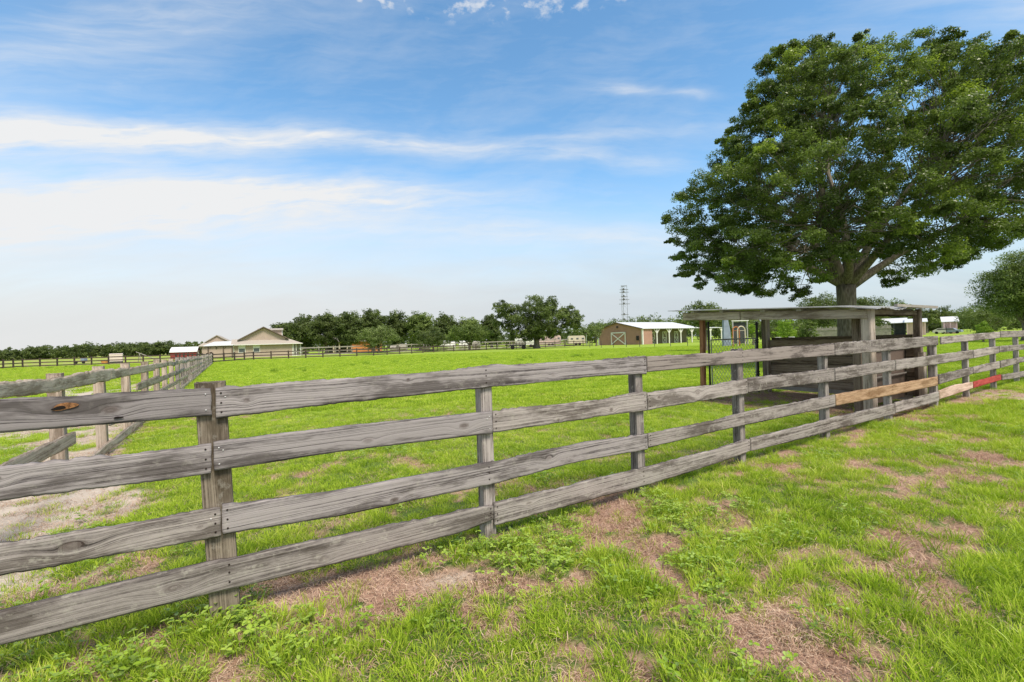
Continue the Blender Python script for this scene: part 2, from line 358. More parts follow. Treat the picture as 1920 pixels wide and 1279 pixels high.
def grassmat(name, stops, trans=.35):
    m = bpy.data.materials.new(name); m.use_nodes = True; n = NT(m.node_tree); nt = m.node_tree
    for x in list(nt.nodes): nt.nodes.remove(x)
    a = n.n('ShaderNodeAttribute', attribute_name='tone').outputs['Fac']
    r = n.n('ShaderNodeObjectInfo').outputs['Random']
    loc = n.n('ShaderNodeNewGeometry').outputs['Position']
    pt = n.noise(loc, .9, 3)
    k = n.m('ADD', n.m('ADD', n.m('MULTIPLY', a, .42), n.m('MULTIPLY', r, .30)), n.m('MULTIPLY', pt, .50))
    c = n.ramp(k, stops)
    d = n.n('ShaderNodeBsdfDiffuse', i={'Color': c}); t = n.n('ShaderNodeBsdfTranslucent', i={'Color': n.mix(1.0, c, (1.15, 1.25, .6), 'MULTIPLY')})
    x = n.n('ShaderNodeMixShader', i={0: trans, 1: d.outputs[0], 2: t.outputs[0]})
    g = n.n('ShaderNodeBsdfGlossy', i={'Color': (1, 1, 1, 1), 'Roughness': .5}); fr = n.n('ShaderNodeFresnel', i={'IOR': 1.35})
    y = n.n('ShaderNodeMixShader', i={0: n.m('MULTIPLY', fr.outputs[0], .10), 1: x.outputs[0], 2: g.outputs[0]})
    n.n('ShaderNodeOutputMaterial', i={0: y.outputs[0]}); return m
M['grass'] = grassmat('grass_blades', [(.24, (.095, .165, .016)), (.48, (.29, .43, .034)), (.76, (.52, .64, .075)), (.95, (.66, .62, .20))])
M['weed'] = grassmat('weed_leaves', [(.25, (.15, .24, .022)), (.55, (.27, .41, .04)), (.9, (.42, .56, .09))])
M['straw'] = grassmat('dry_straw', [(.25, (.16, .085, .055)), (.55, (.42, .275, .195)), (.9, (.70, .54, .41))], .1)

# ------------------------------------------------------------------ layout of the place (all derived from the two fence lines)
B1 = G(425, 1160); B5 = G(1552, 823)
FD = (B5 - B1).normalized(); FN = Vector((FD.y, -FD.x, 0))              # along the near fence; towards the camera
L1 = G(205, 850); L2 = G(395, 685)
LD = (L2 - L1).normalized(); LN = Vector((LD.y, -LD.x, 0))
def on_plane(px, py, O, Nn, off=0.0):
    d = ray(px, py); c = Vector((0, 0, CAMZ)); t = ((O + Nn * off) - c).dot(Nn) / d.dot(Nn); return c + d * t
def fs_(px, py, off=0.03):
    p = on_plane(px, py, B1, FN, off); return (p - B1).dot(FD), p.z
S_POST = [fs_(x, y, 0)[0] for x, y in ((425, 1160), (914, 1022), (1201, 930), (1392, 862), (1552, 820), (1671, 789), (1757, 757), (1817, 746), (1868, 730), (1911, 716))]
print('posts', [round(s, 2) for s in S_POST], 'B1', B1, 'FD', FD, 'LD', LD)

def side_fence(x, y):    # signed distance from the near fence, + towards the camera
    return (x - B1.x) * FN.x + (y - B1.y) * FN.y
def along_fence(x, y): return (x - B1.x) * FD.x + (y - B1.y) * FD.y
def side_left(x, y):     # + = the field side of the left fence
    return (x - L1.x) * LN.x + (y - L1.y) * LN.y
SP = [(1180, 985, .42, .8), (1100, 950, .35, .7), (1290, 930, .30, .6), (1500, 1190, .36, 1.0), (1440, 1250, .26, .9), (640, 1085, .24, .8), (560, 1150, .2, .7), (470, 1130, .25, .9), (900, 1190, .16, .9), (330, 1255, .16, 1.0), (760, 1040, .25, .9),
      (830, 1075, .16, 1.0), (1215, 1050, .22, .8), (1880, 870, .9, .8), (1600, 885, .45, .6), (1890, 745, 1.4, .9), (1240, 1000, .2, .7), (620, 1180, .2, .6), (700, 1110, .2, .6), (1380, 1160, .22, .7), (1560, 1080, .2, .6), (1780, 1120, .22, .6), (1450, 1010, .25, .5), (1690, 1020, .28, .8), (1500, 930, .35, .4), (1820, 800, .6, .5), (1750, 985, .3, .5), (940, 1230, .15, .7), (1650, 1240, .2, .6), (1880, 1010, .3, .5), (1500, 740, 1.6, 1.6), (1620, 745, 1.3, 1.6),
      (440, 790, .9, .6), (770, 890, .6, .5), (1010, 850, .6, .5), (560, 880, .5, .6), (350, 960, .35, .2)]
SPW = [(G(a, b), c, d) for a, b, c, d in SP]
SAND = [(60, 930, .9, 1.5), (20, 1000, .5, 1.2), (130, 960, .4, .9), (80, 1060, .3, .8), (10, 1100, .3, .9), (250, 920, .35, .6), (830, 1075, .13, .8), (1890, 740, 1.2, .5)]
SNW = [(G(a, b), c, d) for a, b, c, d in SAND]
SHC = None
def fields(x, y):
    """bare (0 grass .. 1 bare), sand (0 brown soil .. 1 pale sand)"""
    x = np.asarray(x, float); y = np.asarray(y, float)
    r = np.hypot(x, y); sf = side_fence(x, y); sl = side_left(x, y); al = along_fence(x, y)
    wx = x + (fbm(x * 1.1, y * 1.1, 40, 3) - .5) * .7; wy = y + (fbm(x * 1.1, y * 1.1, 50, 3) - .5) * .7
    n = fbm(wx * 2.1 + 5, wy * 2.1, 3, 4) * .54 + fbm(x * 7, y * 7, 9, 3) * .46
    b = (n - .50) * 9.5 - .40
    for g, s, k in SPW: b = b + k * .85 * np.exp(-((wx - g.x) ** 2 + (wy - g.y) ** 2) / s ** 2)
    b = b + .55 * np.exp(-((sf - .12) / .30) ** 2) * sst(-3, 0, al) + (fbm(x * 13, y * 13, 14, 2) - .5) * 2.0     # trodden strip under the rails
    field = (sf < -.15) & (sl > .3)
    b = np.where(field, b - .9 * sst(4.5, 9, r) - .12, b)
    b = np.where((sf > 0) , b - .1 * sst(4, 9, r), b)
    sand = np.zeros_like(b)
    for g, s, k in SNW:
        e = k * np.exp(-((wx - g.x) ** 2 + (wy - g.y) ** 2) / s ** 2); sand = sand + e; b = b + e * 2.2
    pen = sst(.35, -.25, sl) * sst(.0, .5, -sf + 0 * x)                    # the sandy pen beyond the left fence
    dpen = sst(30, 15, y)
    b = b + pen * (2.0 * dpen - .2) - 2 * pen * dpen * sst(.56, .68, fbm(x * .5, y * .5, 77, 3)); sand = sand + pen * 1.0 * dpen
    b = b - 3 * sst(22, 34, r) * (sl > 0)
    inside = ((np.abs(al - (S_POST[5] + S_POST[6]) / 2) < 1.5) & (sf < 0) & (sf > -4.2))
    b = np.where(inside, b + 2.5, b)
    # worn soil round the big oak and at the barn
    return sst(-.12, .55, b), np.clip(sand * 1.1, 0, 1)
def gh(x, y, bare):
    x = np.asarray(x, float); y = np.asarray(y, float); r = np.hypot(x, y)
    a = sst(60, 15, r)
    return a * ((fbm(x * .9, y * .9, 21, 3) - .5) * .05 + (fbm(x * 6, y * 6, 22, 3) - .5) * .022 * (1 + .5 * bare) - .018 * bare)

# ------------------------------------------------------------------ ground: one sheet to the horizon
def ground():
    ys = [-7.0]; 
    while ys[-1] < 2500:
        yy = ys[-1]; ys.append(yy + max(.045, .0125 * abs(yy - .5)) if yy > .8 else yy + .22)
    ys = np.array(ys); nx = 560
    t = np.linspace(-1, 1, nx); t = np.sign(t) * (np.abs(t) * .75 + .25 * np.abs(t) ** 3)
    Y = np.repeat(ys[:, None], nx, 1); X = t[None, :] * (np.maximum(Y, .5) * 1.75 + 6)
    bare, sand = fields(X, Y); Z = gh(X, Y, bare)
    V = np.stack([X, Y, Z], -1).reshape(-1, 3); ny = len(ys)
    i = np.arange(ny - 1)[:, None] * nx + np.arange(nx - 1)[None, :]
    Fq = np.stack([i, i + 1, i + nx + 1, i + nx], -1).reshape(-1, 4)
    m, n, b = mat('ground_soil_and_turf', .95, .1)
    pos = n.n('ShaderNodeTexCoord').outputs['Object']
    ba = n.n('ShaderNodeAttribute', attribute_name='bare').outputs['Fac']; sa = n.n('ShaderNodeAttribute', attribute_name='sand').outputs['Fac']
    f1 = n.noise(pos, 3.0, 6, .65); f2 = n.noise(pos, 38.0, 5, .7); f3 = n.noise(pos, .06, 4, .6); f4 = n.noise(pos, .45, 5, .6); f5 = n.noise(pos, 9.0, 4, .7)
    mpf = n.n('ShaderNodeMapping', i={0: pos}); mpf.inputs['Scale'].default_value = (.05, .22, 1); f6 = n.noise(mpf.outputs[0], 1, 4, .6)
    k = n.m('ADD', n.m('MULTIPLY', f1, .5), n.m('MULTIPLY', f2, .5))
    soil = n.ramp(k, [(.28, (.17, .095, .07)), (.5, (.40, .255, .195)), (.72, (.62, .46, .37))])
    sand_c = n.ramp(k, [(.3, (.36, .30, .245)), (.7, (.66, .59, .52))])
    soil = n.mix(sa, soil, sand_c)
    gk = n.m('ADD', n.m('ADD', n.m('MULTIPLY', f4, .30), n.m('MULTIPLY', f6, .42)), n.m('MULTIPLY', f5, .28))
    green = n.ramp(gk, [(.34, (.14, .235, .030)), (.5, (.28, .395, .045)), (.66, (.42, .47, .095))])
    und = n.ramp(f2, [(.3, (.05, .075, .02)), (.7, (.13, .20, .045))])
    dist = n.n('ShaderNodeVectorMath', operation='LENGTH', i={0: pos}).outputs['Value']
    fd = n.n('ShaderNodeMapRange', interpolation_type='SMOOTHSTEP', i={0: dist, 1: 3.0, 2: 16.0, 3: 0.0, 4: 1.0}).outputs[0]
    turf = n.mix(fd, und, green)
    n.put(b, 'Base Color', n.mix(ba, turf, soil)); bump(n, b, n.m('ADD', f2, f5), .6, .02)
    o = mk('ground', V, Fq, m, attrs={'bare': bare.ravel(), 'sand': sand.ravel()}, smooth=True); tag(o, kind='structure'); return o
ground()

# ------------------------------------------------------------------ lumber
def plank(name, O, D, C, N, prof, th, m, parent, knots=(), rag=.004, nv=12, du=.013, ends=.004, seed=None, nails=(), warp=0.0):
    """a board: prof = [(s, c0, c1)...] along D, across C from c0 to c1, front face towards N, thickness th behind it"""
    r_ = np.random.default_rng(seed if seed is not None else int(abs(prof[0][0] * 977 + O[0] * 131 + prof[0][1] * 7919) * 10) % 99991)
    s0, s1 = prof[0][0], prof[-1][0]; nu = max(3, int((s1 - s0) / du) + 1)
    s = np.linspace(s0, s1, nu); ps = [p[0] for p in prof]
    c0 = np.interp(s, ps, [p[1] for p in prof]); c1 = np.interp(s, ps, [p[2] for p in prof])
    off = r_.uniform(0, 900)
    rg = lambda q: (fbm(s * 5 + off + q, s * 0 + q, 5, 3) - .5) * 1.5 * rag + (fbm(s * 38 + off + q, s * 0 + q, 7, 2) - .5) * 1.7 * rag * sst(.3, .5, vn(s * 2.2 + off, s * 0, 4)) - sst(.60, .66, fbm(s * 3.5 + off + 3 * q, s * 0 + q, 6, 4)) * rag * .9
    c1 = c1 + rg(1.0); c0 = c0 - rg(7.0) * .55
    v = np.linspace(0, 1, nv); CC = c0[:, None] + (c1 - c0)[:, None] * v[None, :]; SS = np.repeat(s[:, None], nv, 1)
    e = (fbm(v * 4 + off, v * 0, 8, 3) - .5) * 2 * ends
    SS[0] += e; SS[-1] += e[::-1]
    vv = CC.copy(); km = np.zeros_like(CC)
    ks = list(knots)
    for _ in range(int(r_.integers(0, 2)) if not ks and rag > 0 else 0):
        uu = r_.uniform(s0 + .1, s1 - .1) if s1 - s0 > .4 else (s0 + s1) / 2
        cc = np.interp(uu, s, (c0 + c1) / 2) + r_.uniform(-.3, .3) * float(np.mean(c1 - c0)); ks.append((uu, cc, r_.uniform(.016, .03), r_.uniform(.009, .016)))
    for (ku, kc, ka, kb) in ks:
        d = np.sqrt(((SS - ku) / (ka * 2.0)) ** 2 + ((CC - kc) / (kb * 2.0)) ** 2); w_ = np.exp(-d * d * .9)
        vv = vv * (1 - w_) + (kc + d * kb * 2.2) * w_; km = np.maximum(km, sst(.62, .35, d) * r_.uniform(.35, .8))
    bow = (fbm(s * .8 + off, s * 0, 12, 2) - .5) * warp
    def to(SS_, CC_, nn): return (np.array(O)[None, :] + SS_.reshape(-1, 1) * np.array(D)[None, :] + CC_.reshape(-1, 1) * np.array(C)[None, :] + nn.reshape(-1, 1) * np.array(N)[None, :])
    relief = (fbm(SS.ravel() * 3 + off, vv.ravel() * 110, 15, 2).reshape(SS.shape) - .5) * .0022 * (rag > 0)
    edge = np.minimum(v, 1 - v); rnd_ = -np.maximum(0, .06 - edge) * .05
    nf = bow[:, None] + relief + rnd_[None, :]
    A = to(SS, CC, nf); Bk = to(SS, CC, nf * 0 + bow[:, None] - th)
    n_ = nu * nv; i = np.arange(nu - 1)[:, None] * nv + np.arange(nv - 1)[None, :]
    front = np.stack([i, i + nv, i + nv + 1, i + 1], -1).reshape(-1, 4); back = (np.stack([i, i + 1, i + nv + 1, i + nv], -1) + n_).reshape(-1, 4)
    # rim
    a = np.arange(nu - 1) * nv; bot = np.stack([a, a + n_, a + nv + n_, a + nv], -1); t_ = a + nv - 1; top = np.stack([t_, t_ + nv, t_ + nv + n_, t_ + n_], -1)
    q = np.arange(nv - 1); le = np.stack([q, q + 1, q + 1 + n_, q + n_], -1); q2 = q + (nu - 1) * nv; re = np.stack([q2, q2 + n_, q2 + 1 + n_, q2 + 1], -1)
    Fq = np.concatenate([front, back, bot, top, le, re]); V = np.concatenate([A, Bk])
    gr = np.stack([SS.ravel(), vv.ravel(), km.ravel()], -1); gb = gr.copy(); gb[:, 1] += th; gb[:, 2] = 0
    mi = np.zeros(len(Fq), int); mats = [m]
    ev = np.repeat(v[None, :], nu, 0).ravel(); ev = np.concatenate([ev, ev])
    if nails:
        nvs = []; nfs = []; mats = [m, M['nail'], M['nail_rust']]; mi = list(mi); b0 = len(V); gx = []
        for (ns, nc, kind) in nails:
            rr = .0042 if kind == 1 else .0052
            ring = [(ns + rr * math.cos(t) , nc + rr * math.sin(t)) for t in np.linspace(0, 2 * math.pi, 7)[:-1]]
            bw = float(np.interp(ns, s, bow)); b1 = b0 + len(nvs)
            for dz in (-.004, .0035):
                for (x, y) in ring: nvs.append(np.array(O) + x * np.array(D) + y * np.array(C) + (bw + dz) * np.array(N)); gx.append((x, y, 0))
            nfs += [(b1 + 6 + j, b1 + 6 + (j + 1) % 6, b1 + 6 + (j + 2) % 6, b1 + 6 + (j + 3) % 6) for j in (0, 3)]
            nfs += [(b1 + j, b1 + (j + 1) % 6, b1 + 6 + (j + 1) % 6, b1 + 6 + j) for j in range(6)]
            mi += [kind] * 8
        V = np.concatenate([V, np.array(nvs)]); Fq = np.concatenate([Fq, np.array(nfs)]); gr = np.concatenate([gr, gb, np.array(gx)]); ev = np.concatenate([ev, np.full(len(gx), .5)])
    else: gr = np.concatenate([gr, gb])
    # make the faces point outwards whatever the handedness of D, C, N
    if Vector(D).cross(Vector(C)).dot(Vector(N)) < 0: Fq = Fq[:, ::-1]
    return mk(name, V, np.ascontiguousarray(Fq), mats, parent, attrs={'gr': gr, 'ev': ev}, mi=mi)

def post(O, D, N, wdt, dep, zb, zt, m, parent, lean=(0, 0), name='post', rag=.006):
    """square timber: four grained faces and a ragged top in one mesh"""
    nz = max(6, int((zt - zb) / .03)); nw = 7; off = rng.uniform(0, 90)
    z = np.linspace(zb, zt, nz); V = []; gr = []
    per = []
    for k in range(nw): per.append((-.5 + k / nw, .5, k / nw * wdt))
    for k in range(nw): per.append((.5, .5 - k / nw, wdt + k / nw * dep))
    for k in range(nw): per.append((.5 - k / nw, -.5, wdt + dep + k / nw * wdt))
    for k in range(nw): per.append((-.5, -.5 + k / nw, 2 * wdt + dep + k / nw * dep))
    D = np.array(D); N = np.array(N); O = np.array(O); npv = len(per)
    for iz, zz in enumerate(z):
        for ip, (a, b, c) in enumerate(per):
            rc = 1 - .05 * (abs(a) > .42) * (abs(b) > .42)
            top = (fbm(np.array([c * 55 + off]), np.array([off]), 31, 2)[0] - .5) * 3 * rag if iz == nz - 1 else 0
            ln = np.array([lean[0], lean[1]]) * (zz - zb)
            rel = 1 + (fbm(np.array([c * 70 + off]), np.array([zz * 2.5]), 33, 2)[0] - .5) * .035
            V.append(O + D * (a * wdt * rc * rel + ln[0]) + N * ((b * dep) * rc * rel + ln[1]) + np.array([0, 0, zz + top])); gr.append((zz, c, 0))
    Fq = []
    for iz in range(nz - 1):
        for ip in range(npv):
            j = (ip + 1) % npv; a = iz * npv; Fq.append((a + ip, a + npv + ip, a + npv + j, a + j))
    base = len(V); ctr = O + D * lean[0] * (zt - zb) + N * lean[1] * (zt - zb) + np.array([0, 0, zt - .004])
    V.append(ctr); gr.append((zt, .03, 0))
    o = [tuple(f) for f in Fq] + [((nz - 1) * npv + ip, base, (nz - 1) * npv + (ip + 1) % npv) for ip in range(npv)]
    sgn = Vector(D).cross(Vector(N)).z
    if sgn < 0: o = [f[::-1] for f in o]
    return mk(name, V, o, m, parent, attrs={'gr': gr, 'ev': np.array([.5 if g_[0] < zt - .16 else .5 + .5 * (g_[0] - zt + .16) / .16 for g_ in gr])})

# ------------------------------------------------------------------ near fence
def near_fence():
    root = thing('board_fence', B1, 'weathered grey four-rail board fence crossing the whole foreground past the shelter', 'fence')
    info = [(.150, .15, 1.352, (-.030, 0))] + [(.102, .10, h_, (0, 0)) for h_ in (1.34, 1.345, 1.36, 1.31)] + [(.09, .10, 1.20, (0, 0)), (.13, .12, 1.31, (0, 0)), (.10, .10, 1.30, (0, 0)), (.10, .10, 1.30, (0, 0)), (.11, .10, 1.31, (0, 0))]
    sl = [2 * S_POST[0] - S_POST[1]] + S_POST + [2 * S_POST[-1] - S_POST[-2]]
    inf = [info[1]] + info + [info[-1]]
    for k, (s, (w_, d_, zt, ln)) in enumerate(zip(sl, inf)):
        post(B1 + FD * (s + (.035 if k > 1 else 0)) - FN * (d_ / 2 + .001), FD, FN, w_, d_, -.15, zt, M['post'] if k in (1,) else M['wood'], root, ln)
    rows = []
    r = lambda *p: rows.append(('rail', M['wood'], None, p))
    def R_(mt, lab, *p): rows.append(('rail', mt, lab, p))
    R_(M['wood_grain'], 'dark grey board with a hollow orange knot', (0, 749, 812), (395, 727, 780))
    R_(M['wood_dark'], None, (404, 727, 785), (640, 710, 757), (840, 694, 735), (922, 684, 727), (1000, 682, 719), (1140, 673, 704), (1212, 667.5, 702))
    R_(M['wood_black'], 'blackened board with deep wavy grain', (1214, 668, 698), (1340, 661, 686), (1388, 657, 682), (1470, 650, 674), (1564, 644, 667))
    r((1566, 643, 667), (1677, 634.7, 657), (1759, 630, 647)); r((1765, 631.7, 646), (1825, 626, 639), (1875, 622, 634)); r((1877, 621, 633), (1915, 620, 632), (1990, 614, 623))
    R_(M['wood_dark'], None, (0, 877, 941), (395, 831, 889)); R_(M['wood_grain'], None, (400, 829, 884), (640, 800, 847), (922, 771, 813))
    r((924, 770, 812), (1140, 747, 780), (1190, 737, 773), (1212, 735.5, 770)); r((1214, 735.5, 769.5), (1340, 720.6, 748), (1401, 710, 738.5)); r((1403, 708.5, 736.6), (1500, 698, 723), (1564, 690, 715)); r((1566, 690, 715), (1678, 675, 695))
    r((1680, 675, 695), (1762, 664.5, 682.6), (1824, 656, 672)); r((1826, 656, 672), (1873, 649, 662)); r((1875, 649, 661), (1915, 646, 656), (1990, 638, 647))
    r((0, 1021, 1080), (413, 952, 1006)); R_(M['wood_dark'], None, (416, 948, 1004), (640, 920, 967.5), (925, 866, 908), (1095, 830, 864), (1214, 814, 843)); r((1216, 812, 840), (1340, 789, 810), (1402, 771, 796), (1566, 740, 762.6))
    R_(M['tan'], 'newer tan pine board', (1568, 739.5, 761), (1679, 720, 740), (1758, 706, 723)); r((1762, 702, 721), (1824, 688, 701)); r((1826, 688, 701), (1874, 677, 691)); r((1877, 676, 690), (1915, 670, 680), (1990, 659, 668))
    r((0, 1148, 1211), (415, 1050, 1110), (640, 1005, 1055), (860, 958, 1000), (902, 951, 984), (925, 947.5, 974)); r((927, 944, 986.5), (1140, 892.6, 929), (1215, 875, 910), (1340, 843.6, 870.7), (1406, 823, 847)); r((1408, 822, 846), (1500, 799.6, 824.5), (1566, 782, 806), (1678, 756.6, 777))
    r((1680, 755, 775), (1760, 734, 753)); R_(M['pink'], 'raw pale pink board', (1762, 733, 749), (1790, 722, 740), (1824, 716, 728)); R_(M['red'], 'board painted red', (1826, 716, 728), (1877, 702, 712.6)); r((1879, 703, 713), (1915, 697, 708), (1990, 682, 692))
    TH = .028; first = None
    for k, (nm, mt, lab, pts) in enumerate(rows):
        pr = []
        for (x, yt, yb) in pts:
            s, zt = fs_(x, yt); _, zb = fs_(x, yb); pr.append((s, zb, zt))
        if pts[0][0] == 0:
            (s0, a0, b0), (s1, a1, b1) = pr[0], pr[1]; e = 1.25
            pr.insert(0, (s0 - e, a0 + (a0 - a1) / (s1 - s0) * e * .3, b0 + (b0 - b1) / (s1 - s0) * e * .3))
        kn = []
        def kp(px, py, a, b): s, z = fs_(px, py); kn.append((s, z, a, b))
        if k == 0: kp(122, 762, .055, .022); kp(208, 768, .038, .018)
        if k == 1: kp(462, 751, .018, .012); kp(765, 712, .014, .01); kp(1038, 703, .02, .012)
        if k == 7: kp(690, 826, .035, .017); kp(870, 798, .04, .02)
        if k == 8: kp(1147, 768, .025, .018); kp(1047, 788, .018, .012)
        if k == 9: kp(1235, 745, .025, .016); kp(1308, 736, .045, .028)
        if k == 15: kp(136, 1022, .05, .022); kp(375, 988, .012, .008)
        if k == 16: kp(740, 937, .03, .016); kp(1030, 858, .03, .018)
        if k == 22: kp(325, 1102, .05, .018); kp(607, 1047, .02, .012); kp(888, 981, .015, .01)
        if k == 18: kp(1630, 738, .03, .018); kp(1648, 735, .02, .015); kp(1700, 722, .02, .015)
        nl = []
        for sp_ in sl:
            for e, side in ((pr[0][0], 1), (pr[-1][0], -1)):
                if abs(sp_ - e) < .12:
                    zb = pr[0][1] if side == 1 else pr[-1][1]; zt = pr[0][2] if side == 1 else pr[-1][2]
                    for f in ((.22, .78) if k in (0, 7) else (.2, .5, .82)):
                        nl.append((e + side * .025, zb + (zt - zb) * f, 1 if k in (0, 7) else 2))
                    if k in (1, 7, 15): nl.append((e + side * .045, zb + (zt - zb) * .68, 1))
            if pr[0][0] + .12 < sp_ < pr[-1][0] - .12:
                zb = np.interp(sp_, [p[0] for p in pr], [p[1] for p in pr]); zt = np.interp(sp_, [p[0] for p in pr], [p[2] for p in pr])
                for f in (.25, .55, .8): nl.append((sp_ + .02, zb + (zt - zb) * f, 2))
        o = plank('rail', B1, FD, (0, 0, 1), FN, [(s, zb, zt) for s, zb, zt in [(p[0], p[1], p[2]) for p in pr]], TH, mt, root, kn,
                  rag=.0035 if k in (0, 7, 18) or mt in (M['pink'], M['red']) else .0075, nv=14, seed=k + 3, nails=nl, warp=.012)
        # front face lies on the plane 3 cm in front of the posts' faces
        o.location = Vector((0, 0, 0)); o.matrix_parent_inverse = Matrix.Translation(-Vector(root.location) + FN * .03)
        if lab: o['label'] = lab
        if k == 0: first = o
    # the hollow knot and the torn hole of the first rail
    def lens(px, py, a, b, mt, nm, tilt, proud):
        s, z = fs_(px, py); mb = MB(); V = []; n = 22; cc = B1 + FD * s + Vector((0, 0, z)) + FN * (.03 + proud)
        for t in np.linspace(0, 2 * math.pi, n + 1)[:-1]:
            q = 1 + .12 * math.sin(3 * t + px); x = a * math.cos(t) * q; y = b * math.sin(t) * q
            x, y = x * math.cos(tilt) - y * math.sin(tilt), x * math.sin(tilt) + y * math.cos(tilt); V.append(cc + FD * x + Vector((0, 0, y)))
        mb.prism(V, FN * .0015); o = mb.build(nm, mt, first); o.matrix_parent_inverse = Matrix.Translation(FN * -.03); return o
    lens(122, 762, .047, .0165, M['orange_knot'], 'knot', .16, .003)['label'] = 'orange raw wood inside the hollow knot'
    lens(111, 765, .026, .0085, M['hole'], 'knot_hole', .16, .0052)
    lens(222, 783, .020, .0055, M['hole'], 'knot_hole', .0, .003)
near_fence()

# ------------------------------------------------------------------ left fence
def ls_(px, py, off=.02):
    p = on_plane(px, py, L1, LN, off); return (p - L1).dot(LD), p.z
def left_fence():
    root = thing('board_fence', L1, 'old sagging pale board fence running away on the left towards the house', 'fence')
    sA = ls_(132, 905, 0)[0]; sB = ls_(206, 850, 0)[0]
    ks = [440 - x for x in (118, 196, 246, 283, 307, 323)]
    sp_ = (sB - sA); print('left spacing', sp_)
    posts = [sA + i * sp_ for i in range(-2, 30)]
    posts = [s for s in posts if (L1 + LD * s).y < 60]
    for i, s in enumerate(posts):
        zt = 1.36 - .12 * min(1, max(0, i - 6) / 12) + random.uniform(-.03, .03)
        post(L1 + LD * s - LN * .075, LD, LN, .14, .13, -.12, zt, M['wood_pale'] if i < 9 else M['wood'], root, (random.uniform(-.02, .02), random.uniform(-.02, .02)))
    def rail(pr, mt, sd, rag=.012): plank('rail', L1 + LN * .02, LD, (0, 0, 1), LN, pr, .03, mt, root, (), rag=rag, nv=8, du=.035, seed=sd, warp=.03)
    def px(*p): 
        o = []
        for (x, a, b) in p: s, zt = ls_(x, a); _, zb = ls_(x, b); o.append((s, zb, zt))
        return o
    a = px((0, 717, 747), (103, 709, 737), (130, 702, 729), (206, 691, 714)); (s0, z0, z1) = a[0]; a.insert(0, (s0 - 1.5, z0 - .02, z1 - .02))
    rail(a, M['wood_pale'], 1, .016); b = px((208, 692, 712), (246, 689, 704), (290, 682, 695)); rail(b, M['wood_pale'], 2, .014)
    c = px((0, 872, 906), (142, 808, 833)); (s0, z0, z1) = c[0]; c.insert(0, (s0 - 1.2, z0 - .12, z1 - .12)); rail(c, M['wood_pale'], 3)
    rail(px((259, 719, 733), (300, 703, 717)), M['wood_pale'], 4)
    rail([(sA - .3, .02, .14), (sB, .05, .19), (sB + sp_, .03, .18)], M['wood_pale'], 5)
    j0 = [b[-1][0] + .01, px((300, 703, 717))[0][0] + .01, sB + .05, sB + sp_ + .02]
    zz = [(1.13, 1.27), (.74, .88), (.40, .53), (.05, .19)]
    end = posts[-1]; sd = 20
    for row in range(4):
        s = j0[row]
        while s < end:
            e = min(end, s + sp_ * random.choice([1, 2, 2])); k = 1 - .13 * sst(5, 30, s); dz = random.uniform(-.02, .02); sg = random.uniform(-.05, .01)
            if not (row == 2 and random.random() < .12):
                rail([(s, zz[row][0] * k + dz, zz[row][1] * k + dz), ((s + e) / 2, zz[row][0] * k + dz + sg, zz[row][1] * k + dz + sg), (e - .012, zz[row][0] * k - dz, zz[row][1] * k - dz)], random.choice([M['wood_pale'], M['wood_pale'], M['wood']]), sd, .012)
            s = e; sd += 1
left_fence()

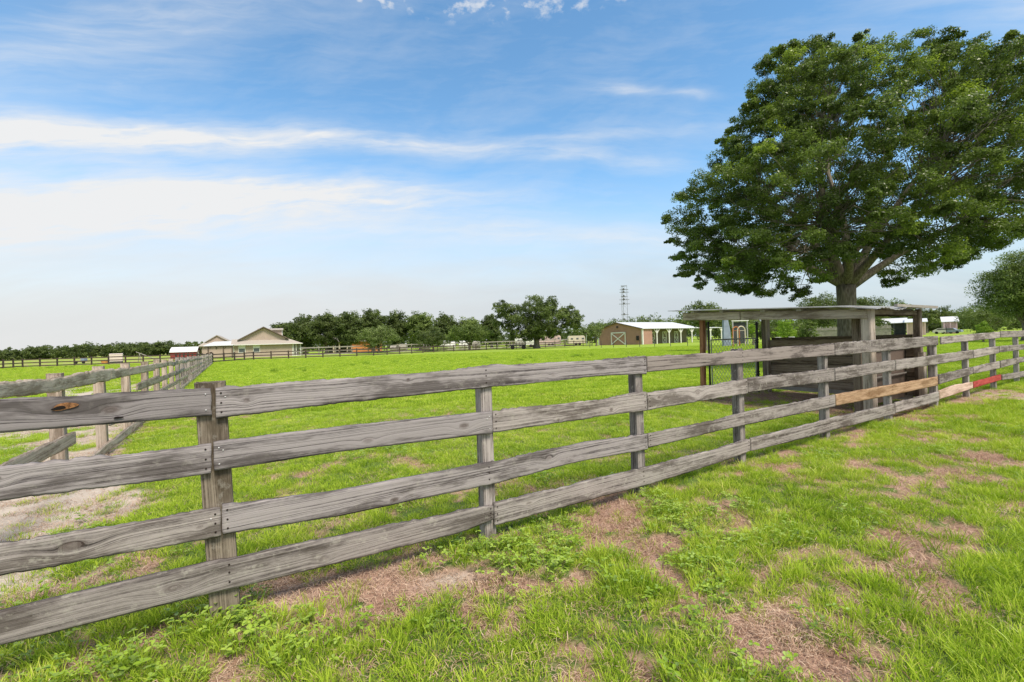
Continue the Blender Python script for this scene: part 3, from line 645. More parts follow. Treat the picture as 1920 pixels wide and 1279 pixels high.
# ------------------------------------------------------------------ loafing shelter behind the fence
def shelter():
    c0 = B1 + FD * S_POST[5]; Q = -FN                                   # Q: away from the camera, square to the fence
    w_ = S_POST[6] - S_POST[5]; dp = 3.15; so = .34                      # width along the fence, depth, set-back
    root = thing('animal_shelter', c0 + Q * so, 'open-sided wooden shelter with sagging metal roof just behind the fence', 'shelter')
    aM = w_ + .32; p = lambda a, b, z=0: Vector((*(c0 + FD * (a + b * (-.11 + .17 * (a - .2) / (aM - .2))) + Q * b).xy, z))
    pt = lambda a, b, zt, wd, dd, mt, ln=(0, 0): post(p(a, b), FD, FN, wd, dd, -.1, zt, M[mt], root, ln, rag=.002)
    aL = .20; aR = w_ + .32; H = 1.915; SL = .050
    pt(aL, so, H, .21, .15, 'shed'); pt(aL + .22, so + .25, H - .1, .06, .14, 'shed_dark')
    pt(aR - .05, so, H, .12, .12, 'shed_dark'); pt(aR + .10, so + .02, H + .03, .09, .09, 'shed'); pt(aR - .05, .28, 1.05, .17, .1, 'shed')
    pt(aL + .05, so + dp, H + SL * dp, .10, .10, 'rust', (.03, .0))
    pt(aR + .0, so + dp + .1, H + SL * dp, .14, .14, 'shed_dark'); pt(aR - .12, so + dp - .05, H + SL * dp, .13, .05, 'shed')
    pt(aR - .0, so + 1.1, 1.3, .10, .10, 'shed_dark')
    pl = lambda nm, A, B, zb0, zt0, zb1, zt1, nrm, mt, th=.04, rag=.003: plank(nm, A, (B - A).normalized(), (0, 0, 1), nrm, [(0, zb0, zt0), ((B - A).length, zb1, zt1)], th, M[mt], root, (), rag=rag, nv=8, du=.04)
    # the long header: a wide board over the open side (runs square away from the fence), seen from the left
    A = p(aL - .12, so - .03); B = p(aL - .12, so + dp + .3); z0 = H - .18
    pl('header_beam', A, A + (B - A) * .62, z0, H - .005, z0 + SL * 2.1, H + SL * 2.1, -FD, 'shed'); A2 = A + (B - A) * .625
    pl('header_beam', A2, B, z0 + SL * 2.1, H + SL * 2.1, z0 + SL * 3.4, H + SL * 3.4, -FD, 'shed')
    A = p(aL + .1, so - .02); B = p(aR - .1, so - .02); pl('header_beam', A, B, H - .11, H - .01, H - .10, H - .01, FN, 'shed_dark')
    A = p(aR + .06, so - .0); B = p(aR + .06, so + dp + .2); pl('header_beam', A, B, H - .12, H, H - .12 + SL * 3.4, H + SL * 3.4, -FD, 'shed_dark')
    # solid board wall on the far side
    hw = 1.36; nb = 6
    for k in range(nb):
        za = .12 + k * (hw - .12) / nb; zb_ = .12 + (k + 1) * (hw - .12) / nb - .001
        A = p(aR + .0, so + .02); B = p(aR + .0, so + dp + .06)
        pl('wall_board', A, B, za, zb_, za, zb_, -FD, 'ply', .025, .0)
    A = p(aR - .06, so + .1); B = p(aR - .06, so + dp - .1); pl('wall_cap', A, B, hw, hw + .06, hw, hw + .06, -FD, 'shed_dark', .10)
    mb = MB(); mb.bar(p(aR - .10, so + .1, .10), p(aR - .10, so + dp - .1, .12), .05, .09); 
    mb = mb.build('sill_plate', M['fence_grey'], root)
    # diagonal brace on the wall
    mb = MB(); mb.bar(p(aR - .05, so + .3, 1.25), p(aR - .05, so + 1.7, .5), .04, .09, up=-FD); mb.build('brace', M['fascia'], root)
    # low slatted end between the posts, right behind the rails
    for z in (.30, .62, .90, 1.16):
        mb = MB(); mb.bar(p(aL + .3, so + .18, z), p(aR - .15, so + .18, z + .01), .02, .022); mb.build('end_rail', M['fence_grey'], root)
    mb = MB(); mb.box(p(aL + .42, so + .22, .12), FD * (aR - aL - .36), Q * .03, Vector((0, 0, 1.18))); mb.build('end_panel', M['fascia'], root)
    # rafters poking out under the sheet
    for b in (.10, .95, 1.6, 2.45, 3.1):
        mb = MB(); zr = H + .02 + (b - so) * SL
        mb.box(p(aL - .20, so + b, zr - .02), FD * (aR - aL + .35), Q * .09, Vector((0, 0, .05))); mb.build('rafter', M['fence_grey'], root)
    # corrugated sheet, curled down at the near corner
    nx, ny = 90, 40; a = np.linspace(aL - .27, aR + .28, ny); b = np.linspace(so - .22, so + dp + .55, nx); V = []
    for bb in b:
        for aa in a:
            z = H + .062 + (bb - so) * SL + .009 * math.sin(aa * 2 * math.pi / .068 * .5)
            near = max(0, 1 - (bb - (so - .22)) / .55); cx = (aa - (aL + .35)) / .75
            z -= .055 * near * math.exp(-cx * cx) * 1.0; z += .02 * near * math.sin(aa * 5)
            lf = max(0, 1 - (aa - (aL - .27)) / .35); z -= .03 * lf * (0.4 + .6 * near)
            V.append(p(aa, bb, z))
    n_ = len(V); V2 = [v - Vector((0, 0, .014)) for v in V]; Fc = []
    for i in range(nx - 1):
        for j in range(ny - 1):
            q = i * ny + j; Fc.append((q, q + 1, q + ny + 1, q + ny)); Fc.append((n_ + q, n_ + q + ny, n_ + q + ny + 1, n_ + q + 1))
    for j in range(ny - 1):
        for q, r_ in ((j, 0), ((nx - 1) * ny + j, 0)): Fc.append((q, q + 1, n_ + q + 1, n_ + q))
    for i in range(nx - 1):
        for q in (i * ny, i * ny + ny - 1): Fc.append((q, q + ny, n_ + q + ny, n_ + q))
    m, n, b_ = mat('galvanised_sheet', .4, .5); t = n.n('ShaderNodeTexCoord').outputs['Object']
    f = n.noise(t, 2.5, 6, .7); n.put(b_, 'Base Color', n.ramp(f, [(.35, (.26, .22, .19)), (.5, (.42, .42, .42)), (.7, (.62, .63, .64))])); b_.inputs['Metallic'].default_value = .35
    mk('roof_sheet', V + V2, Fc, m, root)
    # metal trim strip along the near roof edge
    mb = MB(); mb.bar(p(aL + .62, so - .20, H + .055), p(aR + .36, so - .20, H + .050), .05, .05); mb.build('roof_trim', M['fence_grey'], root)
    # wire gate hung beside the shelter
    g0 = p(aL + .42, so + dp + .12); g1 = p(aR - .30, so + dp + .12)
    gate = thing('wire_gate', g0, 'chain-link gate with black posts between the rusty and the dark shelter post', 'gate')
    mb = MB(); mb.tube([g0 + Vector((0, 0, -.05)), g0 + Vector((0, 0, 1.86))], .024, 10); mb.build('gate_post', M['black'], gate)
    mb = MB(); mb.tube([g1 + Vector((0, 0, -.05)), g1 + Vector((0, 0, 1.86))], .030, 10)
    for z in (.45, .52, 1.3, 1.36, 1.78): mb.tube([g1 + Vector((0, 0, z)), g1 + Vector((0, 0, z + .03))], .045, 10); mb.bar(g1 + Vector((0, 0, z)), g1 - FD * .12 + Vector((0, 0, z)), .02, .02)
    mb.build('gate_post', M['black'], gate)
    mb = MB(); e0 = g0 + FD * .09; e1 = g1 - FD * .09
    for z in (.08, 1.42): mb.tube([e0 + Vector((0, 0, z)), e1 + Vector((0, 0, z))], .016, 8)
    for e in (e0, e1): mb.tube([e + Vector((0, 0, .08)), e + Vector((0, 0, 1.42))], .016, 8)
    mb.build('gate_frame', M['galv'], gate)
    mb = MB(); L = (e1 - e0).length; st = .125; hh = 1.34
    k = -hh
    while k < L:
        for sg in (1, -1):
            x0 = max(0, k); z0_ = x0 - k; x1 = min(L, k + hh); z1_ = x1 - k
            if x1 > x0 + .01:
                if sg < 0: z0_, z1_ = hh - z0_, hh - z1_
                mb.bar(e0 + FD * x0 + Vector((0, 0, .08 + z0_)), e0 + FD * x1 + Vector((0, 0, .08 + z1_)), .0055, .0055)
        k += st
    mb.build('wire_mesh', M['galv'], gate)
shelter()

# ------------------------------------------------------------------ trees
def leaves_mesh(C, R, per, size, seed, flat=.7, fresh=None, droop=0.0):
    """C cluster centres (n,3), R radii; returns quads of leaves and a tone per vertex"""
    g = np.random.default_rng(seed); n = len(C); N = n * per
    d = g.normal(size=(N, 3)); d /= np.linalg.norm(d, axis=1)[:, None]
    rr = g.random(N) ** .45
    idx = np.repeat(np.arange(n), per); off = d * rr[:, None] * R[idx][:, None]; off[:, 2] *= flat
    # sub-sprays inside each cluster
    sub = g.normal(size=(n * 7, 3)); sub /= np.linalg.norm(sub, axis=1)[:, None]; sub *= (g.random(n * 7) ** .4)[:, None] * np.repeat(R, 7)[:, None] * .85; sub[:, 2] *= flat
    pick = idx * 7 + g.integers(0, 7, N)
    off = off * .42 + sub[pick]
    pos = C[idx] + off
    pos[:, 2] -= droop * g.random(N) * R[idx] * .3
    nrm = off / (np.linalg.norm(off, axis=1)[:, None] + 1e-6) * .55 + np.array([0, 0, .55]) + g.normal(size=(N, 3)) * .65; nrm /= np.linalg.norm(nrm, axis=1)[:, None]
    t = g.normal(size=(N, 3)); t -= nrm * (t * nrm).sum(1)[:, None]; t /= np.linalg.norm(t, axis=1)[:, None]; b = np.cross(nrm, t)
    L = size * g.uniform(.7, 1.35, N)[:, None]; Wd = L * g.uniform(.42, .6, N)[:, None]
    fold = nrm * L * .12
    V = np.stack([pos - t * L * .5, pos + b * Wd * .5 + fold, pos + t * L * .5, pos - b * Wd * .5 + fold], 1).reshape(-1, 3)
    Fq = np.arange(N * 4).reshape(-1, 4)
    ct = g.uniform(.08, .74, n); 
    if fresh is not None: ct = np.where(fresh, g.uniform(.80, .95, n), ct)
    tone = np.clip(ct[idx] + g.normal(size=N) * .13, 0, 1)
    return V, Fq, np.repeat(tone, 4)
def limb(a, b, r0, r1, seg, g, wob=.08, sag=.0):
    a = Vector(a); b = Vector(b); d = b - a; L = d.length; pts = []; rad = []
    k1 = Vector(g.normal(size=3)) * L * wob; k2 = Vector(g.normal(size=3)) * L * wob * .5
    for i in range(seg + 1):
        t = i / seg; q = a + d * t + k1 * math.sin(math.pi * t) + k2 * math.sin(2 * math.pi * t) + Vector((0, 0, sag * L * math.sin(math.pi * t)))
        pts.append(q); rad.append(r0 + (r1 - r0) * t ** .8)
    return pts, rad
def tree_obj(name, loc, label, group, C, R, per, lsize, leaf_m, tr, fork_z, seed, nmain=7, flat=.7, fresh=None, flare=1.5, trunk_top=None, twig=True, droop=0):
    """crown as sprays of leaves carried by a branching frame; C in local metres"""
    g = np.random.default_rng(seed); root = thing(name, loc, label, 'tree' if name != 'bush' else 'bush', group)
    V, Fq, tone = leaves_mesh(C + np.array(loc)[None, :], R, per, lsize, seed + 1, flat, fresh, droop)
    mk('crown', V, Fq, leaf_m, root, attrs={'tone': tone})
    mb = MB(); fk = Vector((0, 0, fork_z)); tt = Vector(trunk_top) if trunk_top else fk
    pts = [Vector((0, 0, -.2)), Vector((0, 0, .05)), Vector((tr * .05, 0, fork_z * .3)), Vector((tt.x * .5, 0, fork_z * .7)), tt]
    mb.tube([p + Vector(loc) for p in pts], [tr * flare * 1.15, tr * flare, tr * 1.08, tr * .98, tr * 1.02], 14)
    # main limbs towards groups of clusters
    cen = C[g.choice(len(C), min(nmain, len(C)), replace=False)]
    for _ in range(6):
        lab = np.argmin(((C[:, None, :] - cen[None]) ** 2).sum(2), 1)
        cen = np.array([C[lab == k].mean(0) if (lab == k).any() else cen[k] for k in range(len(cen))])
    for k in range(len(cen)):
        c = Vector(cen[k]); st = tt - Vector((0, 0, fork_z * .06 * g.random())); en = tt.lerp(c, .72)
        up = st + (en - st) * .5 + Vector((0, 0, (en - st).length * .10))
        p1, r1 = limb(st, en, tr * .62, tr * .11, 9, g, .05, .08); mb.tube([p + Vector(loc) for p in p1], r1, 8)
        if not twig: continue
        mem = np.where(lab == k)[0]
        for q in mem:
            j = int(g.integers(3, 10)); ct = Vector(C[q])
            j = min(range(3, 10), key=lambda jj: (p1[jj] - ct).length + g.random() * .8)
            p2, r2 = limb(p1[j], ct, min(r1[j] * .6, tr * .08), tr * .014, 4, g, .09); mb.tube([p + Vector(loc) for p in p2], r2, 5, cap=False)
    mb.build('trunk', M['bark'], root, smooth=True)
    return root
def big_oak():
    Z = 22.0; base = GZ(1589, Z); K = Z / F; x0 = lambda y: 1589 - .032 * (655 - y)
    hz_ = hor(1589); zz = lambda y: CAMZ + (hz_ - y) * K
    ys = [54, 70, 104, 130, 156, 194, 226, 264, 297, 330, 350, 367, 419, 463, 475, 500, 517, 530, 550]
    xl = [1572, 1525, 1425, 1412, 1410, 1386, 1348, 1335, 1334, 1284, 1254, 1242, 1256, 1250, 1268, 1276, 1290, 1350, 1440]
    xr = [1780, 1885, 1905, 1920, 1930, 1948, 1960, 1965, 1968, 1968, 1965, 1955, 1940, 1905, 1860, 1790, 1745, 1700, 1640]
    zs = np.array([zz(y) for y in ys])[::-1]; rl = np.array([max(.2, (x0(y) - x) * K - .35) for y, x in zip(ys, xl)])[::-1]; rr = np.array([(x - x0(y)) * K for y, x in zip(ys, xr)])[::-1]
    g = np.random.default_rng(11); C = []; R = []; fr = []; tries = 0
    zlo, zhi = zs[0], zs[-1]
    while len(C) < 800 and tries < 60000:
        tries += 1
        z = g.uniform(zlo, zhi); phi = g.uniform(0, 2 * math.pi); A = np.interp(z, zs, rl); B = np.interp(z, zs, rr)
        cphi = math.cos(phi); w_ = (1 + cphi) / 2; Rm = A * (1 - w_) + B * w_
        dep = .80 - .35 * float(sst(.55, 1, (z - zlo) / (zhi - zlo))); lump = .90 + .22 * (fbm(np.array([phi * 2.2 + 3]), np.array([z * .55]), 61, 3)[0] - .35)
        rho = g.random() ** .42; r_ = Rm * rho * min(1.06, lump + .04) - .15
        if r_ < .2: continue
        x = r_ * cphi; y = r_ * math.sin(phi) * dep
        if y < 0 and z - CAMZ > (zhi - CAMZ) * (1 + y / Z) - .8: continue
        # hollow middle, open underside near the trunk
        if rho < .55 and g.random() < .62: continue
        if z < 5.9 and r_ < 4.4 and not (x > 0 and y < -1 and z > 5.0): continue
        if z < zlo + .8 and r_ > 7.6: continue
        p_ = np.array([x, y, z])
        if any(((p_ - c) ** 2).sum() < .46 for c in C[-900:]): continue
        C.append(p_); R.append(g.uniform(.50, .88)); fr.append((y < -1 and g.random() < .13) or (g.random() < .03))
    while len(C) < 930:
        z = g.uniform(zlo + .5, zhi - .3); phi = g.uniform(0, 2 * math.pi); A = np.interp(z, zs, rl); B = np.interp(z, zs, rr); w_ = (1 + math.cos(phi)) / 2
        r_ = (A * (1 - w_) + B * w_) * g.uniform(.92, 1.03); y = r_ * math.sin(phi) * (.80 - .35 * float(sst(.55, 1, (z - zlo) / (zhi - zlo))))
        if y < 0 and z - CAMZ > (zhi - CAMZ) * (1 + y / Z) - .3: continue
        C.append(np.array([r_ * math.cos(phi), y, z])); R.append(g.uniform(.28, .48)); fr.append(g.random() < .06)
    # drooping sprays at the lower left
    for (px_, py_, dy) in ((1474, 555, -1.0), (1488, 545, -.5), (1470, 535, 0), (1502, 530, -1.2), (1390, 515, -.5), (1330, 505, .4), (1290, 500, 0), (1730, 508, -1), (1680, 512, .5), (1600, 480, -2.2), (1640, 470, -2.6), (1560, 470, -2.4)):
        C.append(np.array([(px_ - x0(py_)) * K, dy, zz(py_)])); R.append(.48); fr.append(False)
    C = np.array(C); R = np.array(R); print('oak clusters', len(C), tries, 'base', base)
    tree_obj('oak_tree', base, 'huge broad live oak with a wide dense crown behind the shelter', None, C, R, 620, .098, M['oak'], .40, 3.75, 21, nmain=10, flat=.62, fresh=np.array(fr), flare=1.35)
big_oak()

def crown_blob(g, n, rx, ry, zb, zt, rad, top=1.0, low=.5, skew=0):
    """clusters through a rounded crown between heights zb and zt"""
    C = []; R = []; t = 0
    while len(C) < n and t < 20000:
        t += 1
        u = g.normal(size=3); u /= np.linalg.norm(u); k = g.random() ** .36; h = (zt - zb) / 2
        sh = 1.0 if u[2] > 0 else 1.0
        lump = .86 + .3 * (vn(np.array([math.atan2(u[1], u[0]) * 1.6 + 9 + skew]), np.array([u[2] * 2.6 + skew]), 71)[0] - .3)
        p_ = np.array([u[0] * rx * k * lump, u[1] * ry * k * lump, (zb + zt) / 2 + u[2] * h * k * lump])
        if u[2] < 0: p_[2] = (zb + zt) / 2 + u[2] * h * k * .96; p_[0] *= 1 + .12 * low; 
        C.append(p_); R.append(rad * g.uniform(.75, 1.25))
    return np.array(C), np.array(R)
def std_tree(px, ytop, Z, wpx, mt, label, group, seed, name='tree', n=90, per=70, lsz=.34, low=.12, tr=None, ybase=None, aspect=1.0, flat=.75):
    base = GZ(px, Z); zt = HZ(px, ytop, Z); rx = wpx / 2 * Z / F; g = np.random.default_rng(seed)
    zb = zt * low; rad = max(.35, min(rx, zt / 2) * .34)
    C, R = crown_blob(g, n, rx - rad * .6, (rx - rad * .6) * aspect, zb + rad * .4, zt - rad * .45, rad, skew=seed * 1.7)
    return tree_obj(name, base, label, group, C, R, per, lsz, M[mt], tr or zt * .035, max(.4, zt * max(.16, low * .95)), seed, nmain=5, flat=flat, twig=False)
ROW = 'trees of the dark row beyond the paddock'
for a in [
    (533, 600, 128, 52, 'far_dark', 'lowest dark tree at the left end of the row, right behind the beige house', ROW, 101),
    (572, 588, 124, 62, 'far_dark', 'dark tree second from the left end of the row, right of the house gable', ROW, 102),
    (612, 579, 122, 70, 'far_dark', 'tall dark tree over the cream part of the orange building', ROW, 103),
    (655, 577, 120, 66, 'far_dark', 'dark tree whose trunk stands before the orange building', ROW, 104),
    (700, 574, 124, 66, 'far_dark', 'tallest dark tree of the row, rising behind the round pale tree', ROW, 105),
    (745, 580, 128, 60, 'far_dark', 'dark tree behind the right edge of the round pale tree', ROW, 106),
    (788, 579, 126, 66, 'far_mid', 'mid green tree in the middle of the row with a high rounded top', ROW, 107),
    (835, 586, 124, 62, 'far_dark', 'dark tree of the row behind the low spreading tree, to its left', ROW, 108),
    (880, 590, 126, 66, 'far_mid', 'mid green tree of the row directly behind the low spreading tree', ROW, 109),
    (922, 585, 128, 46, 'far_dark', 'narrow dark tree at the right end of the row beside the round oak', ROW, 110),
]: std_tree(*a, n=130, per=110, lsz=.46)
std_tree(710, 606, 98, 92, 'far_pale', 'round pale green tree in front of the dark row', None, 120, n=120, per=90, lsz=.26, low=.08)
std_tree(812, 612, 104, 86, 'far_dark', 'low dark bushy tree between the round pale tree and the spreading tree', None, 121, n=100, per=80, lsz=.3, low=.08)
std_tree(880, 603, 96, 108, 'far_mid', 'low spreading tree with a flat underside left of the round oak', None, 122, n=130, per=90, lsz=.28, low=.2)
def mid_oak():
    Z = 92; base = GZ(1006, Z); g = np.random.default_rng(130); K = Z / F
    C1, R1 = crown_blob(g, 150, 6.9, 6.2, 1.8, HZ(1005, 554, Z), 1.5, skew=3)
    C2, R2 = crown_blob(g, 36, 2.6, 2.6, 3.2, HZ(1080, 570, Z), 1.1, skew=7); C2 += np.array([7.0, 0, 0])
    C3, R3_ = crown_blob(g, 26, 2.4, 2.4, 4.0, HZ(942, 562, Z), 1.1, skew=8); C3 += np.array([-6.3, 0, 0])
    C4, R4 = crown_blob(g, 30, 7.6, 5, 1.7, 5.0, 1.1, skew=9)
    C = np.concatenate([C1, C2, C3, C4]); R = np.concatenate([R1, R2, R3_, R4])
    tree_obj('oak_tree', base, 'round dark oak at the right end of the tree row, left of the brown barn', None, C, R, 170, .32, M['far_dark'], .55, 2.0, 131, nmain=7, twig=False, fresh=g.random(len(C)) < .08)
mid_oak()
for a, kw in [
    ((1118, 607, 100, 36, 'far_pale', 'thin pale leaning tree between the round oak and the barn lean-to', None, 140), dict(n=34, per=60, lsz=.26, low=.3)),
    ((1322, 565, 46, 96, 'far_dark', 'dark tree top showing above the left end of the shelter roof', None, 141), dict(n=60, per=80, lsz=.22, low=.45)),
    ((1556, 546, 128, 118, 'far_dark', 'round dark tree behind the big oak trunk, on its left', None, 142), dict(n=150, per=110, lsz=.40, low=.10)),
    ((1625, 548, 130, 80, 'far_dark', 'dark tree behind the big oak trunk, just to its right', None, 143), dict(n=110, per=110, lsz=.40, low=.10)),
    ((1682, 557, 134, 66, 'far_mid', 'smaller mid green tree right of the dark trees behind the big oak', None, 144), dict(n=80, per=110, lsz=.40, low=.15)),
    ((1775, 573, 150, 60, 'far_dark', 'far low dark tree above the white-roofed building', None, 145), dict(n=60, per=70, lsz=.45, low=.3)),
    ((1738, 578, 150, 46, 'far_dark', 'far dark tree peeping over the right corner of the shelter roof', None, 1146), dict(n=60, per=70, lsz=.45, low=.3)),
    ((1832, 578, 120, 70, 'far_dark', 'dark far tree left of the pale drooping tree', None, 146), dict(n=70, per=70, lsz=.42, low=.1)),
    ((1860, 560, 62, 112, 'far_pale', 'pale green drooping tree behind the round bush on the right', None, 147), dict(n=110, per=110, lsz=.17, low=.12)),
    ((1925, 466, 44, 160, 'far_mid', 'large dense green tree cut off by the right edge of the picture', None, 148), dict(n=260, per=260, lsz=.15, low=.20, flat=.6)),
    ((1412, 599, 62, 20, 'lime', 'young lime green tree seen through the gate', None, 150), dict(n=24, per=70, lsz=.12, low=.3)),
]: std_tree(*a, **kw)
for a, kw in [
    ((1473, 594, 66, 46, 'lime', 'yellow-green bush left of the grey wooden fence, seen under the shelter roof', None, 151), dict(n=50, per=90, lsz=.16, low=.02)),
    ((1498, 598, 72, 30, 'far_pale', 'greyish green bush behind the yellow-green one', None, 152), dict(n=40, per=80, lsz=.18, low=.02)),
    ((1518, 597, 64, 34, 'far_mid', 'bright mid green bush left of the big oak trunk', None, 153), dict(n=50, per=90, lsz=.16, low=.02)),
    ((1843, 600, 44, 29, 'lime', 'small round bright green bush behind the right part of the fence', None, 154), dict(n=60, per=110, lsz=.09, low=.02)),
    ((1610, 592, 76, 130, 'far_dark', 'dark bush mass behind the grey wooden fence and oak trunk', None, 155), dict(n=90, per=90, lsz=.26, low=.02)),
    ((1432, 604, 80, 60, 'far_dark', 'dark bush behind the wire gate', None, 156), dict(n=60, per=80, lsz=.26, low=.02)),
    ((572, 654, 108, 22, 'far_mid', 'small bush at the right corner of the beige house', None, 157), dict(n=24, per=60, lsz=.2, low=.02)),
]: std_tree(*a, name='bush', **kw)
def far_wood(name, label, segs, mt, seed, dens=1.0, lsz=.75):
    """woods in the distance that read as one mass: many crowns side by side"""
    g = np.random.default_rng(seed); Cs = []; Rs = []
    for (xa, ya, xb, yb, Z) in segs:
        nn = int(abs(xb - xa) / 9 * dens) + 1
        for i in range(nn):
            t = (i + g.random()) / nn; x = xa + (xb - xa) * t; yt = ya + (yb - ya) * t + g.uniform(-5, 4); zc = Z * g.uniform(.96, 1.1)
            b = GZ(x, zc); zt = HZ(x, yt, zc); rx = zt * g.uniform(.42, .62)
            C, R = crown_blob(g, 26, rx, rx, .1, zt - .5, rx * .34, skew=i * 1.3 + seed); Cs.append(C + np.array([b.x, b.y, 0])[None]); Rs.append(R)
    C = np.concatenate(Cs); R = np.concatenate(Rs); V, Fq, tone = leaves_mesh(C, R, 42, lsz, seed, .8)
    tag(mk(name, V, Fq, M[mt], attrs={'tone': tone}), label, 'wood', kind='stuff')
far_wood('far_wood', 'distant dark wood along the horizon on the left of the picture', [(-160, 655, 0, 655, 250), (0, 655, 60, 652, 250), (60, 650, 130, 650, 245), (130, 645, 200, 642, 240), (200, 644, 290, 644, 235), (270, 641, 395, 641, 230), (395, 648, 520, 650, 260)], 'far_dark', 201, 1.5)
far_wood('far_wood', 'distant wood rising behind the brown barn roof', [(1075, 606, 1150, 602, 180), (1140, 600, 1215, 594, 175), (1190, 592, 1250, 594, 180), (1250, 596, 1300, 588, 175), (1300, 590, 1400, 586, 170), (1400, 596, 1560, 592, 180)], 'far_mid', 202, 1.3, .6)
far_wood('far_wood', 'distant wood behind the white-roofed buildings on the right', [(1560, 590, 1700, 586, 190), (1700, 586, 1780, 584, 185), (1780, 584, 1990, 580, 180)], 'far_dark', 203, 1.2, .6)
far_wood('far_wood', 'distant dark wood behind the row of trees in the middle', [(520, 630, 1100, 618, 190)], 'far_dark', 204, .8, .6)

# ------------------------------------------------------------------ buildings
def frame_(O, ang):
    """local frame on the ground: x along, y into depth"""
    X = Vector((math.cos(ang), math.sin(ang), 0)); Y = Vector((-math.sin(ang), math.cos(ang), 0))
    return lambda x, y, z=0.0: Vector((O.x, O.y, 0)) + X * x + Y * y + Vector((0, 0, z))
def siding(name, base, step=.2):
    m, n, b = mat(name, .8, .25); p = n.n('ShaderNodeTexCoord').outputs['Object']; s = n.n('ShaderNodeSeparateXYZ', i={0: p}).outputs
    fr_ = n.m('FRACT', n.m('DIVIDE', s[2], step)); ln = n.n('ShaderNodeMapRange', i={0: fr_, 1: 0.0, 2: .12, 3: 1.0, 4: 0.0}).outputs[0]
    f = n.noise(p, .8, 5, .6); g_ = n.noise(p, 7, 3, .6)
    c = n.ramp(n.m('ADD', n.m('MULTIPLY', f, .6), n.m('MULTIPLY', g_, .4)), [(.3, tuple(x * .82 for x in base)), (.7, tuple(x * 1.1 for x in base))])
    n.put(b, 'Base Color', n.mix(n.m('MULTIPLY', ln, .35), c, tuple(x * .45 for x in base))); bump(n, b, fr_, .4, .02); return m
M['siding'] = siding('beige_lap_siding', (.46, .365, .315)); M['barnsiding'] = siding('brown_lap_siding', (.42, .245, .195), .22)
def ribmetal(name, base, step=.3):
    m, n, b = mat(name, .42, .4); p = n.n('ShaderNodeTexCoord').outputs['Object']
    f = n.noise(p, .5, 5, .65); g_ = n.noise(p, 4, 3, .6)
    n.put(b, 'Base Color', n.ramp(n.m('ADD', n.m('MULTIPLY', f, .6), n.m('MULTIPLY', g_, .4)), [(.32, tuple(x * .86 for x in base)), (.68, tuple(min(1, x * 1.05) for x in base))])); return m
M['ribroof'] = ribmetal('ribbed_white_roof', (.70, .71, .72))
def roof_plane(mb, a, b, c, d, th=.12, m=0):
    """quad a-b-c-d thickened downwards"""
    mb.prism([a, b, c, d], Vector((0, 0, -th)), m)
def window(parent, fr, x, z, w_, h_, y, dark=False):
    f = MB(); t = .09
    for (x0, z0, ww, hh) in ((x, z, w_, t), (x, z + h_ - t, w_, t), (x, z + t, t, h_ - 2 * t), (x + w_ - t, z + t, t, h_ - 2 * t), (x + t, z + h_ / 2 - .03, w_ - 2 * t, .06)):
        f.box(fr(x0, y - .07, z0), fr(ww, 0) - fr(0, 0), fr(0, .1) - fr(0, 0), Vector((0, 0, hh)))
    wn = f.build('window', M['trim'], parent)
    g_ = MB(); g_.box(fr(x + t, y - .03, z + t), fr(w_ - 2 * t, 0) - fr(0, 0), fr(0, .04) - fr(0, 0), Vector((0, 0, h_ / 2 - t - .03)))
    g_.build('pane', M['glass'], wn)
    g2 = MB(); g2.box(fr(x + t, y - .03, z + h_ / 2 + .03), fr(w_ - 2 * t, 0) - fr(0, 0), fr(0, .04) - fr(0, 0), Vector((0, 0, h_ / 2 - t - .03)))
    g2.build('blind', M['trim'], wn)
def locx(O, ang, px):
    """distance along a front that starts at O and runs at angle ang, where picture column px meets it"""
    d = ray(px, hor(px)); a = d.x / d.y; return (a * O.y - O.x) / (math.cos(ang) - a * math.sin(ang))
class Front:
    def __init__(s, O, ang): s.O = O; s.a = ang
    def x(s, px): return locx(s.O, s.a, px)
    def z(s, px, py): return HZ(px, py, s.O.y + s.x(px) * math.sin(s.a))
